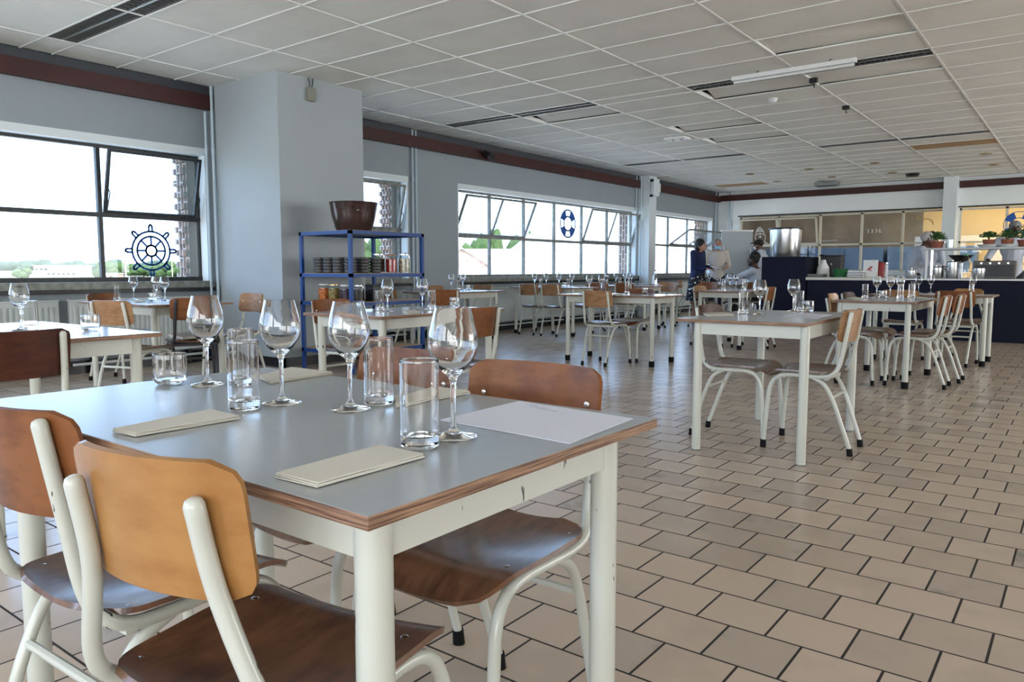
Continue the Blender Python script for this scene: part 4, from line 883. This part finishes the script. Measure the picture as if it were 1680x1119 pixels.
for q in ((-.04, .0, .11, .13), (-.02, .02, .13, .15), (0.0, .04, .15, .17), (.0, .03, .10, .115)): box(bm, q[0], q[1], -.0525, -.05, q[2], q[3])
obj('emblem', bm, mat('red_print', (.4, .03, .02), .5), t)
simple('red_pot', 'dark red pot on the counter right of the white carton', 'pot', PX(1438, 13.15), 13.15, .906, [(0, 0), (.07, 0), (.075, .22), (.07, .23), (0, .23)], mat('red_plastic', (.25, .01, .01), .4), extra=lidx(.23, .06, SHADE))
simple('salt_shaker', 'slim white canister between the red pot and the chef', 'canister', PX(1449, 13.0), 13.0, .906, [(0, 0), (.02, 0), (.02, .2), (0, .21)], WHITEP, extra=lidx(.21, .018, STEEL))
for i, (px, r, h, lb) in enumerate(((1490, .07, .12, 'steel food pot beside the chef in the white cap'), (1530, .10, .16, 'steel food pot left of the clear water bottle'), (1556, .08, .24, 'tall steel urn left of the clear water bottle'), (1600, .09, .15, 'steel pot right of the clear water bottle'))):
    def hd(t, r=r, h=h):
        for s in (-1, 1): bm = BM(); tube(bm, smoothpath([(s*r, -.03, h*.7), (s*(r+.03), -.02, h*.72), (s*(r+.03), .02, h*.72), (s*r, .03, h*.7)], 4), .005, 6); obj('handle', bm, STEEL, t, True)
        bm = BM(); lathe(bm, [(0, h), (r*1.02, h), (r*.9, h+.015), (.012, h+.02), (.012, h+.035), (0, h+.035)], 20); obj('lid', bm, STEEL, t, True)
    simple('cooking_pot', lb, 'pot', PX(px, CY+.05), CY+.05, .893 if px > 1470 else .906, [(0, 0), (r*.95, 0), (r, .01), (r, h), (0, h)], STEEL, extra=hd)
t = thing('kitchen_hob', 'dark kitchen equipment box behind the pass shelf', 'kitchen machine', (PX(1630, 13.1), 13.12, .893)); bm = BM(); box(bm, -.30, .22, -.10, .18, 0, .26, bev=.008); obj('body', bm, mat('dark_steel', (.06, .055, .05), .35, metal=.6), t)
bm = BM(); box(bm, -.28, .20, -.104, -.10, .03, .2); obj('front_door', bm, SHADE, t)
for k in range(4): bm = BM(); tube(bm, [(-.2+k*.11, -.104, .225), (-.2+k*.11, -.125, .225)], .014, 10); obj('knob', bm, STEEL, t, True)
simple('wok_pan', 'black wok hanging behind the pass shelf', 'pan', PX(1568, 13.25), 13.3, 1.14, [(0, .0), (.08, .01), (.17, .10), (.165, .105), (.075, .02), (0, .01)], SHADE)
bm = BM(); tube(bm, [(0, 0, 0), (0, 0, .3)], .006, 6); 
# move wok onto a urn-like stand so it rests
st = simple('pot_stand', 'steel column stand holding the black wok', 'stand', PX(1568, 13.25), 13.3, .893, [(0, 0), (.07, 0), (.05, .01), (.03, .02), (.03, .23), (.05, .247), (0, .247)], STEEL); bm.free()
# rear worktop behind the cooks
t = thing('rear_worktop', 'grey worktop along the back glazing behind the cooks', 'worktop', (-2.0, 18.5, 0)); bm = BM(); box(bm, -2.6, 5, -.35, .4, .84, .9); obj('worktop', bm, STEEL, t); bm = BM(); box(bm, -2.6, 5, -.32, .38, 0, .84); obj('cabinet', bm, mat('grey_cabinet', (.12, .12, .13), .5), t)
# flip chart
fx, fy = atd(1206, 16.3); t = thing('flip_chart', 'blank white flip chart board on a stand behind the staff', 'flip chart', (fx, fy, 0), YAW-.05)
bm = BM(); box(bm, -.33, .33, -.015, .015, .86, 1.84, bev=.005); obj('board', bm, mat('board_white', (.34, .38, .40), .4), t); bm = BM(); box(bm, -.34, .34, -.022, .02, 1.84, 1.87); obj('clamp_bar', bm, STEEL, t)
for s in (-.27, .27): bm = BM(); tube(bm, [(s, .03, 1.8), (s*1.25, -.2, 0)], .012, 8); obj('leg', bm, STEEL, t, True)
bm = BM(); tube(bm, [(0, .03, 1.8), (0, .5, 0)], .012, 8); obj('leg', bm, STEEL, t, True)
# papers on meeting table
for k, (dx, dy, h) in enumerate(((-.1, .45, .10), (-.12, .15, .04), (.08, .30, .13), (-.05, -.1, .02))):
    bm = BM()
    for q in range(max(2, int(h/.01))): a = rad(random.uniform(-6, 6)); box(bm, -.105, .105, -.148, .148, q*.01, q*.01+.008, Matrix.Rotation(a, 4, 'Z'))
    tag(obj('paper_stack', bm, PAPER, loc=(-5.5+dx, 13.9+dy, TZ)), ['white paper stack nearest the standing woman on the meeting table', 'low spread of papers at the middle of the meeting table', 'tallest stack of white paper on the meeting table', 'thin papers at the near end of the meeting table'][k], 'papers')
for k, (dx, dy, kd) in enumerate(((.2, -.35, 'w'), (.05, -.45, 'h'), (.25, -.15, 'w'), (-.15, -.45, 'w'))): glass(kd, -5.5+dx, 13.9+dy, 'clear %s near the papers on the meeting table, %s' % (kn[kd], ['by its right edge', 'at its near end', 'in front of the seated man', 'at its near left corner'][k]), 'glasses on the meeting table')
# ================================================================ PEOPLE
SKINB = mat('dark_skin', (.075, .032, .018), .5); SKINL = mat('fair_skin', (.42, .22, .15), .5); SKINM = mat('brown_skin', (.13, .06, .035), .5)
HAIRK = mat('black_hair', (.008, .007, .007), .6, bump=.5, bump_s=120); HAIRG = mat('grey_hair', (.20, .18, .17), .7, bump=.4, bump_s=120); NAVYC = mat('navy_cardigan', (.012, .02, .075), .85, bump=.2, bump_s=150)
WHC = mat('white_cotton', (.48, .52, .60), .85, bump=.1, bump_s=60); BGC = mat('beige_cotton', (.50, .46, .42), .85); BLC = mat('black_trousers', (.012, .012, .016), .8); MASK = mat('blue_mask', (.25, .55, .75), .8); EYE = mat('eye_dark', (.01, .008, .008), .3)
def cap(bm, a, b, ra, rb, n=10):
    a, b = Vector(a), Vector(b); m = 4; pts = [a.lerp(b, k/m) for k in range(m+1)]; tube(bm, pts, [ra+(rb-ra)*k/m for k in range(m+1)], n)
    ell(bm, a, (ra,)*3, seg=n, ringn=8); ell(bm, b, (rb,)*3, seg=n, ringn=8)
def rem(o, v=.010, sm=3):
    m = o.modifiers.new('weld', 'REMESH'); m.mode = 'VOXEL'; m.voxel_size = v; m.use_smooth_shade = True
    s = o.modifiers.new('soft', 'SMOOTH'); s.factor = .5; s.iterations = sm
def hand(bm, w, d, up, R=1):
    """palm plus five bent fingers; w wrist, d direction, up palm normal"""
    w, d, up = Vector(w), Vector(d).normalized(), Vector(up).normalized(); s = d.cross(up).normalized()*R; up = s.cross(d)*R
    for k in range(4):
        q = (k-1.5)*.021; L = (.062, .072, .068, .052)[k]; base = w+d*.085+s*q
        cap(bm, w+d*.01+s*q*.7, base, .014, .012, 8); m1 = base+d*L*.5-up*.008*R; cap(bm, base, m1, .010, .009, 8); cap(bm, m1, m1+d*L*.42-up*.024*R, .009, .0075, 8)
    b = w+d*.03-s*.03; m1 = b+d*.03-s*.028; cap(bm, w+d*.015, b, .015, .013, 8); cap(bm, b, m1, .012, .010, 8); cap(bm, m1, m1+d*.03-s*.004, .010, .008, 8)
def person(name, label, loc, r, J, skin, top, bottom, hair, extras=None, H=1.7, hips=None, seated=False):
    """J: joint positions in a frame facing +Y, metres"""
    t = thing(name, label, 'person', loc, r); sc = H/1.75; V = lambda p: Vector(p)*sc
    hip = V(J.get('hip', (0, 0, .93))); chest = V(J.get('chest', (0, .01, 1.28))); neck = V(J.get('neck', (0, .01, 1.46))); head = V(J.get('head', (0, .04, 1.60)))
    bm = BM(); ell(bm, head, (.076, .095, .115)); ell(bm, head+Vector((0, .03, -.05)), (.055, .062, .065)); cap(bm, neck-Vector((0, 0, .04)), head-Vector((0, .02, .06)), .055, .052)
    cap(bm, head+Vector((0, .088, .0)), head+Vector((0, .106, -.028)), .009, .013, 8)                       # nose
    for s in (-1, 1): ell(bm, head+Vector((s*.076, -.005, -.01)), (.012, .02, .03)); ell(bm, head+Vector((s*.03, .078, .02)), (.022, .016, .010)); 
    ell(bm, head+Vector((0, .086, -.058)), (.024, .012, .008)); ell(bm, head+Vector((0, .088, -.068)), (.020, .010, .007))
    cap(bm, neck-Vector((0, 0, .06)), chest, .09, .12); cap(bm, chest, hip, .12, .11)
    for s, k in ((-1, 'l'), (1, 'r')):
        sh = V(J.get('sh'+k, (s*.19, 0, 1.42))); el = V(J.get('el'+k, (s*.24, -.02, 1.14))); wr = V(J.get('wr'+k, (s*.25, .06, .90)))
        cap(bm, neck-Vector((0, 0, .06)), sh, .06, .055); cap(bm, sh, el, .046, .037); cap(bm, el, wr, .037, .025); hand(bm, wr, wr-el, J.get('pu'+k, (0, 0, 1)), 1)
        hj = V(J.get('hj'+k, (s*.09, 0, .90))); kn_ = V(J.get('kn'+k, (s*.10, .02, .49))); an = V(J.get('an'+k, (s*.11, -.01, .07)))
        cap(bm, hj, kn_, .082, .055); cap(bm, kn_, an, .052, .036); cap(bm, an-Vector((0, .03, .035)), an+Vector((0, .13, -.045)), .034, .026)
    b = obj('body', bm, skin, t, True); rem(b, .0075, 2)
    for s in (-1, 1):
        bm = BM(); ell(bm, head+Vector((s*.03, .092, .012)), (.011, .006, .006), seg=8, ringn=6); obj('eye', bm, EYE, b, True)
        bm = BM(); cap(bm, head+Vector((s*.045, .086, .034)), head+Vector((s*.018, .095, .036)), .004, .004, 6); obj('eyebrow', bm, HAIRK, b, True)
    # top garment
    bm = BM(); e = .018; cap(bm, neck-Vector((0, 0, .09)), chest, .11, .135+e); cap(bm, chest, hip, .132+e, .125+e); ell(bm, chest, (.19, .125, .19)); ell(bm, hip, (.17, .13, .12))
    if J.get('long'): cap(bm, hip, hip-Vector((0, 0, .18)), .15, .16)
    for s, k in ((-1, 'l'), (1, 'r')):
        sh = V(J.get('sh'+k, (s*.19, 0, 1.42))); el = V(J.get('el'+k, (s*.24, -.02, 1.14))); wr = V(J.get('wr'+k, (s*.25, .06, .90)))
        cap(bm, neck-Vector((0, 0, .085)), sh, .07, .066); cap(bm, sh, el, .064, .052)
        f = J.get('sleeve', .85)
        if f > 0: cap(bm, el, el.lerp(wr, f), .050, .038)
    o = obj('shirt', bm, top, t, True); rem(o, .012, 4)
    # lower garment
    bm = BM()
    if J.get('skirt'):
        lathe(bm, [(.135, hip.z+.08), (.175, hip.z-.08), (.20, hip.z-.30), (.215, .42), (.205, .42), (.16, hip.z-.1), (.13, hip.z+.07)], 28); obj('skirt', bm, bottom, t, True)
    else:
        ell(bm, hip-Vector((0, 0, .03)), (.165, .125, .12))
        for s, k in ((-1, 'l'), (1, 'r')):
            hj = V(J.get('hj'+k, (s*.09, 0, .90))); kn_ = V(J.get('kn'+k, (s*.10, .02, .49))); an = V(J.get('an'+k, (s*.11, -.01, .07))); cap(bm, hj, kn_, .095, .072); cap(bm, kn_, an+Vector((0, 0, .02)), .070, .055)
        o = obj('trousers', bm, bottom, t, True); rem(o, .012, 4)
    for s, k in ((-1, 'l'), (1, 'r')):
        an = V(J.get('an'+k, (s*.11, -.01, .07))); bm = BM(); z = an.z-.0635*sc
        cap(bm, (an.x, an.y-.04, z+.045), (an.x, an.y+.12, z+.035), .042, .036); cap(bm, (an.x, an.y-.03, z+.03), (an.x, an.y+.15, z+.03), .03, .028)
        o = obj('shoe', bm, SHADE, t, True); rem(o, .01, 2)
    if hair:
        hm, kind = hair; bm = BM()
        if kind == 'short': ell(bm, head+Vector((0, -.022, .035)), (.088, .098, .098)); ell(bm, head+Vector((0, -.05, -.01)), (.082, .07, .09))
        if kind == 'bob': ell(bm, head+Vector((0, -.022, .03)), (.098, .108, .108)); ell(bm, head+Vector((0, -.045, -.03)), (.094, .075, .10))
        if kind == 'curly':
            for k in range(26):
                a = k*2.4; el = rad(10+75*(k/26)); ell(bm, head+Vector((.082*cos(a)*cos(el), -.02+.088*sin(a)*cos(el)*(1 if sin(a) < 0 else .75), .045+.095*sin(el))), (.034,)*3, seg=8, ringn=6)
            ell(bm, head+Vector((0, -.03, .035)), (.085, .09, .1))
        o = obj('hair', bm, hm, t, True); rem(o, .009, 1)
    if extras: extras(t, head, J, sc)
    return t
def capx(m, visor=True, tall=.0):
    def f(t, head, J, sc):
        bm = BM(); ell(bm, head+Vector((0, -.012, .045)), (.092, .108, .085+tall)); 
        if visor: ell(bm, head+Vector((0, .11, .045)), (.07, .07, .012))
        o = obj('cap', bm, m, t, True); rem(o, .009, 1)
    return f
def maskx(m, beard=None):
    def f(t, head, J, sc):
        bm = BM(); ell(bm, head+Vector((0, .048, -.052)), (.064, .062, .048)); o = obj('face_mask', bm, m, t, True); rem(o, .008, 1)
        for s in (-1, 1): bm = BM(); tube(bm, [head+Vector((s*.06, .06, -.03)), head+Vector((s*.08, 0, .01))], .003, 5); obj('ear_loop', bm, m, t, True)
    return f
def beardx(t, head, J, sc):
    bm = BM(); ell(bm, head+Vector((0, .045, -.075)), (.058, .05, .04)); ell(bm, head+Vector((0, .02, -.04)), (.078, .03, .04)); o = obj('beard', bm, HAIRK, t, True); rem(o, .009, 1)
def both(*fs):
    def f(*a):
        for g in fs: g(*a)
    return f
def face(px, depth): return atd(px, depth)
def dotmat():
    m = mat('dotted_fabric', (.01, .01, .014), .8); n = m.node_tree; b = n.nodes['Principled BSDF']; tc = n.nodes.new('ShaderNodeTexCoord'); v = n.nodes.new('ShaderNodeTexVoronoi'); v.inputs['Scale'].default_value = 17
    n.links.new(tc.outputs['Object'], v.inputs[0]); r = n.nodes.new('ShaderNodeValToRGB'); r.color_ramp.interpolation = 'CONSTANT'; r.color_ramp.elements[0].color = (.75, .75, .72, 1); r.color_ramp.elements[1].position = .30; r.color_ramp.elements[1].color = (.01, .01, .014, 1)
    n.links.new(v.outputs['Distance'], r.inputs[0]); n.links.new(r.outputs[0], b.inputs['Base Color']); return m
x, y = atd(1143, 14.9)
person('person', 'woman with short dark hair in a navy cardigan and dotted skirt, holding papers', (x, y, 0), rad(-95), {'head': (0, .07, 1.575), 'neck': (0, .02, 1.45), 'ell': (-.21, .02, 1.13), 'wrl': (-.13, .27, 1.13), 'elr': (.21, .02, 1.13), 'wrr': (.12, .27, 1.10), 'skirt': True, 'long': True, 'sleeve': .9}, SKINL, NAVYC, dotmat(), (HAIRK, 'bob'), H=1.66)
def hold(name, lab, cat, w, rot, sz, m):
    bm = BM(); box(bm, -sz[0]/2, sz[0]/2, -sz[1]/2, sz[1]/2, -sz[2]/2, sz[2]/2, bev=.002); o = obj(name, bm, m, loc=w); o.rotation_euler = rot; return tag(o, lab, cat)
dv = Vector((cos(rad(-5)), sin(rad(-5)), 0)); hold('notepad', 'open notepad held by the woman in navy', 'notepad', Vector((x, y, 1.07))+dv*.40, (rad(-18), 0, rad(-95)), (.22, .16, .015), PAPER)
x, y = atd(1174, 15.7)
person('person', 'grey-haired man in a beige shirt wearing a blue mask and looking down', (x, y, 0), rad(-150), {'head': (0, .08, 1.575), 'neck': (0, .03, 1.46), 'ell': (-.25, .03, 1.14), 'wrl': (-.14, .28, 1.10), 'elr': (.25, .03, 1.14), 'wrr': (.15, .28, 1.12), 'sleeve': .35}, SKINL, BGC, BLC, (HAIRG, 'short'), maskx(MASK), H=1.70)
x, y = atd(1240, 14.0)
SJ = {'hip': (0, 0, .53), 'chest': (0, .03, .86), 'neck': (0, .06, 1.05), 'head': (0, .11, 1.19), 'shl': (-.19, .05, 1.0), 'shr': (.19, .05, 1.0), 'ell': (-.22, .28, .90), 'wrl': (-.10, .48, .93), 'elr': (.22, .28, .88), 'wrr': (.10, .50, .90),
      'hjl': (-.10, 0, .50), 'hjr': (.10, 0, .50), 'knl': (-.13, .42, .50), 'knr': (.13, .42, .50), 'anl': (-.12, .40, .0665), 'anr': (.12, .40, .0665), 'sleeve': .2}
person('person', 'seated bearded man with curly black hair in a white shirt, arms stretched to the papers', (-4.86, 13.85, 0), rad(90), SJ, SKINB, WHC, BLC, (HAIRK, 'curly'), beardx, H=1.76)
x, y = atd(1247, 16.2)
person('person', 'person in a black cap and white jacket beside the steel drum', (x, y, 0), rad(100), {'head': (0, .08, 1.57), 'neck': (0, .03, 1.46)}, SKINM, WHC, BLC, None, both(capx(HAIRK), maskx(WHITEP)), H=1.72)
x, y = atd(1499, 13.3)
person('person', 'cook in a white jacket and pale cap bent towards the pass', (x, y, 0), rad(-75), {'hip': (0, -.03, .93), 'chest': (0, .03, 1.27), 'neck': (0, .08, 1.43), 'head': (0, .17, 1.55), 'shl': (-.19, .07, 1.38), 'shr': (.19, .07, 1.38), 'ell': (-.25, .14, 1.12), 'wrl': (-.18, .38, 1.07), 'elr': (.25, .14, 1.12), 'wrr': (.17, .38, 1.09), 'sleeve': .9}, SKINB, WHC, BLC, None, capx(mat('pale_cap', (.45, .43, .42), .9), False, .02), H=1.74)
x, y = atd(1524, 14.6)
person('person', 'cook with short dark hair half hidden behind the leftmost herb', (x, y, 0), rad(150), {}, SKINM, WHC, BLC, (HAIRK, 'curly'), H=1.74)
x, y = atd(1656, 12.35)
person('person', 'cook in a white jacket and grey hairnet leaning over the counter at the right edge', (x, y, 0), rad(-170), {'chest': (0, .05, 1.29), 'neck': (0, .08, 1.47), 'head': (0, .13, 1.60), 'ell': (-.32, .12, 1.14), 'wrl': (-.38, .34, 1.02), 'elr': (.34, .14, 1.14), 'wrr': (.30, .38, 1.02), 'sleeve': .15}, SKINB, WHC, BLC, None, both(capx(mat('hair_net', (.22, .22, .23), .9), False), maskx(SHADE)), H=1.84)
# ================================================================ OUTSIDE
GRASS = mat('meadow_grass', (.085, .105, .028), .95, noise_s=.08, noise_a=.35)
bm = BM(); box(bm, -900, -8.6, -500, 800, -1.6, -1.3); struct('ground', bm, GRASS)
bm = BM(); box(bm, -30, -8.5, -30, 60, -1.3, -1.27); struct('ground_paving', bm, mat('pale_paving', (.55, .55, .53), .9))
LEAF1 = mat('tree_leaf_blue_green', (.022, .052, .038), .9, noise_s=.5, noise_a=.5); LEAF2 = mat('tree_leaf_green', (.035, .075, .02), .9, noise_s=.5, noise_a=.5); BARK = mat('tree_bark', (.07, .05, .035), .9)
def ray_at(px, dist):
    x, y = atd(px, dist); return x, y
def crown(rnd, w, h, n):
    bm = BM()
    for k in range(n):
        a = rnd.uniform(0, 2*pi); q = rnd.uniform(0, .62); c = Vector((q*w*cos(a), q*w*.8*sin(a), h*rnd.uniform(.35, .78))); s = w*rnd.uniform(.32, .52)
        g = bmesh.ops.create_icosphere(bm, subdivisions=2, radius=1)
        for v in g['verts']: v.co = c+Vector((v.co.x*s, v.co.y*s, v.co.z*s*min(1, h/w)*.75))*(1+.25*noise.noise(v.co*2.2+c))
    return bm
TP = []
def tree(px, dist, w, h, m, label, group):
    rnd = random.Random(int(px*7+dist)); x, y = ray_at(px, dist)
    if len(TP) < 5 or m not in [q[1] for q in TP]:
        t = thing('tree', label, 'tree', (x, y, -1.3), rnd.uniform(0, 6), group); bm = crown(rnd, 1, 1, 11); c = obj('crown', bm, m, t, True); bm = BM(); tube(bm, [(0, 0, 0), (0, 0, .5)], [.05, .03], 8); obj('trunk', bm, BARK, t, True); TP.append((t, m))
    else:
        src = rnd.choice([q for q in TP if q[1] is m])[0]; t = dup(src, (x, y, -1.3), rnd.uniform(0, 6), label, group)
    t.scale = (w, w, h); return t
rnd = random.Random(3)
for k in range(26):
    px = -60+k*16+rnd.uniform(-4, 4); tree(px, 300+rnd.uniform(-20, 20), rnd.uniform(5, 7), rnd.uniform(4.4, 6.2), LEAF1, 'distant blue-green tree in the wood seen through the left window', 'distant trees beyond the meadow')
for k in range(12):
    px = 172+k*13+rnd.uniform(-3, 3); tree(px, 200+rnd.uniform(-10, 10), rnd.uniform(2.6, 3.8), rnd.uniform(3.2, 4.6), LEAF2, 'brighter green tree in the hedge beyond the ship wheel sticker', 'hedge trees beyond the ship wheel')
tree(40, 170, 2.2, 2.6, LEAF2, 'single round bush in the meadow at the far left', 'meadow bushes')
for px, w, h in ((772, 1.6, 4.6), (800, 1.8, 5.6), (808, 1.5, 4.6), (846, 2.0, 4.4), (862, 2.4, 5.4), (872, 2.2, 4.8), (884, 2.0, 4.4), (901, 1.8, 4.2), (913, 2.4, 5.2), (926, 2.6, 5.0), (612, 3, 5), (630, 3, 4.6)):
    tree(px, 95, w*1.15, h*1.22, LEAF2 if px % 2 == 0 else LEAF1, 'green tree rising behind the white roofs outside the long window', 'trees behind the white roofs')
WROOF = mat('white_roof_sheet', (.42, .43, .44), .6); WOLD = mat('white_render', (.34, .32, .31), .8); GLD = mat('dark_glazing', (.03, .035, .04), .3)
def building(name, label, px, dist, w, d, h, z0=-1.3, gable=0, m=WOLD, rm=WROOF, rot=None, wins=None, cat='building'):
    x, y = ray_at(px, dist); t = thing(name, label, cat, (x, y, z0), YAW if rot is None else rot)
    bm = BM(); box(bm, -w/2, w/2, -d/2, d/2, 0, h); obj('walls', bm, m, t)
    if gable:
        bm = BM(); vs = [bm.verts.new(p) for p in ((-w/2-.3, -d/2-.3, h), (w/2+.3, -d/2-.3, h), (w/2+.3, d/2+.3, h), (-w/2-.3, d/2+.3, h), (-w/2-.3, 0, h+gable), (w/2+.3, 0, h+gable))]
        for q in ((0, 1, 5, 4), (2, 3, 4, 5), (0, 4, 3), (1, 2, 5), (0, 3, 2, 1)): bm.faces.new([vs[i] for i in q])
        obj('roof', bm, rm, t)
    else: bm = BM(); box(bm, -w/2-.2, w/2+.2, -d/2-.2, d/2+.2, h, h+.25); obj('roof', bm, rm, t)
    if wins:
        for (wx, wz, ww, wh, mm) in wins: bm = BM(); box(bm, wx-ww/2, wx+ww/2, -d/2-.06, -d/2, wz-wh/2, wz+wh/2); obj('window', bm, mm, t)
    return t
W2 = [(-6.2+k*1.55, 2.55, 1.0, .8, GLD) for k in range(3)]+[(-2.4+k*1.6, 1.1, 1.0, .7, GLD) for k in range(6)]
building('warehouse', 'white two-storey workshop standing in the meadow', 107, 245, 14, 8, 3.6, wins=W2)
building('shed', 'small brick shed with a flat roof in the hedge left of the ship wheel', 187, 180, 3.6, 3, 1.35, m=mat('pink_brick', (.35, .22, .18), .9), wins=[(-.9, .8, .7, .4, GLD), (.4, .8, .7, .4, GLD)])
building('greenhouse', 'long low white shed row at the far left of the meadow', 20, 260, 22, 6, 1.5, gable=.5)
building('greenhouse', 'long low white shed row between the workshop and the hedge', 150, 280, 12, 6, 1.5, gable=.5)
building('greenhouse', 'low white roofs seen under the ship wheel sticker', 255, 240, 20, 6, 1.4, gable=.5)
for px, w, h, lb in ((64, 8, 11.5, 'pale blue-grey silo block, left part of the distant works'), (79, 5, 9, 'pale flat works block between the silos'), (94, 8, 12.5, 'pale grey silo group, right part of the distant works')):
    building('silo_block', lb, px, 620, w*.6, 6, h+1.6, m=mat('hazy_concrete', (.17, .24, .27), .9), rm=mat('hazy_concrete', (.5, .6, .64), .9))
def pole(px, dist, h, lb, m=WOLD, r=.09):
    x, y = ray_at(px, dist); t = thing('lamp_post', lb, 'lamp post', (x, y, -1.3)); bm = BM(); tube(bm, [(0, 0, 0), (0, 0, h)], [r, r*.6], 8); obj('pole', bm, m, t, True); bm = BM(); box(bm, -.35, .1, -.06, .06, h-.03, h+.05, bev=.02); obj('lamp_head', bm, m, t)
pole(209, 60, 2.95, 'white lamp post seen left of the ship wheel sticker'); pole(285, 60, 3.9, 'slim grey lamp post seen right of the ship wheel sticker', r=.05)
pole(926, 60, 4.4, 'white post standing before the roof outside the lifebuoy pane', r=.16)
for px, lb in ((20, 'thin crane mast on the skyline at the far left'), (144, 'small red beacon mast on the skyline')):
    x, y = ray_at(px, 560); t = thing('mast', lb, 'mast', (x, y, -1.3)); bm = BM(); tube(bm, [(0, 0, 0), (0, 0, 12.5)], .3, 6); obj('pole', bm, mat('hazy_steel', (.35, .38, .40), .8), t); bm = BM(); box(bm, -.3, 9, -.2, .2, 11.6, 12.2); obj('jib', bm, mat('hazy_steel', (.35, .38, .4), .8), t)
# sheds outside the long window
x, y = ray_at(776, 40); BG = mat('weathered_brick_boards', (.42, .30, .26), .9, noise_s=3, noise_a=.5)
t = thing('barn', 'old brick and board gable shed outside the long window', 'shed', (x, y, -1.3), YAW+.15)
bm = BM(); w = 2.5; vs = [bm.verts.new(p) for p in ((-w*.9, 0, 0), (.75, 0, 0), (.75, 0, 2.6), (-.6, 0, 3.40), (-w*.9, 0, 2.6), (-w*.9, 14, 0), (.75, 14, 0), (.75, 14, 2.6), (-.6, 14, 3.40), (-w*.9, 14, 2.6))]
for q in ((0, 1, 2, 3, 4), (9, 8, 7, 6, 5), (0, 5, 6, 1), (1, 6, 7, 2), (0, 4, 9, 5), (2, 7, 8, 3), (3, 8, 9, 4)): bm.faces.new([vs[i] for i in q])
obj('walls', bm, BG, t); bm = BM(); box(bm, -w*.9, .76, -.05, 0, 0, 2.45); obj('board_cladding', bm, mat('grey_boards', (.62, .60, .58), .9, noise_s=8, noise_a=.3, stretch=(6, 1, .5)), t)
bm = BM(); 
for a, b in (((-.6, 3.42), (.95, 2.48)), ((-.6, 3.42), (-2.4, 2.5))):
    p0, p1 = Vector((a[0], -.2, a[1])), Vector((b[0], -.2, b[1])); v = [bm.verts.new(q) for q in (p0, p1, p1+Vector((0, 14.4, 0)), p0+Vector((0, 14.4, 0)))]; u = [bm.verts.new(q.co+Vector((0, 0, .08))) for q in v]; bm.faces.new(v); bm.faces.new(u)
    for k in range(4): bm.faces.new((v[k], v[(k+1) % 4], u[(k+1) % 4], u[k]))
obj('roof', bm, WROOF, t)
building('warehouse', 'white-roofed warehouse with a blue door outside the long window', 868, 66, 12.6, 16, 2.7, gable=1.45, rot=YAW, wins=[(-1.9, 1.75, 2.4, 1.3, mat('sky_blue_door', (.22, .33, .60), .6)), (.3, 1.75, .9, 1.2, mat('sky_blue_door', (.22, .33, .6), .6))])
building('warehouse', 'big white sloping roof outside the right half of the long window', 1030, 34, 8.5, 12, 2.0, gable=2.2, rot=YAW+.5)
building('warehouse', 'white roof outside the farthest window', 1150, 64, 11, 10, 1.8, gable=1.4, rot=YAW+.4)
building('office_block', 'blue-grey office block seen through the farthest window', 1083, 150, 9, 8, 7.4, m=mat('blue_facade', (.28, .38, .55), .8), wins=[(-2.6+k*1.7, 5.6, 1.1, .9, GLD) for k in range(4)])
x, y = ray_at(1135, 130); bm = BM(); 
g = bmesh.ops.create_icosphere(bm, subdivisions=3, radius=1)
for v in g['verts']: v.co = Vector((v.co.x*14, v.co.y*14, v.co.z*3.4+.3*noise.noise(v.co*3)))
o = obj('grass_bank', bm, GRASS, smooth=True, loc=(x, y, -1.4)); tag(o, 'green grassy bank seen through the farthest window', 'bank')
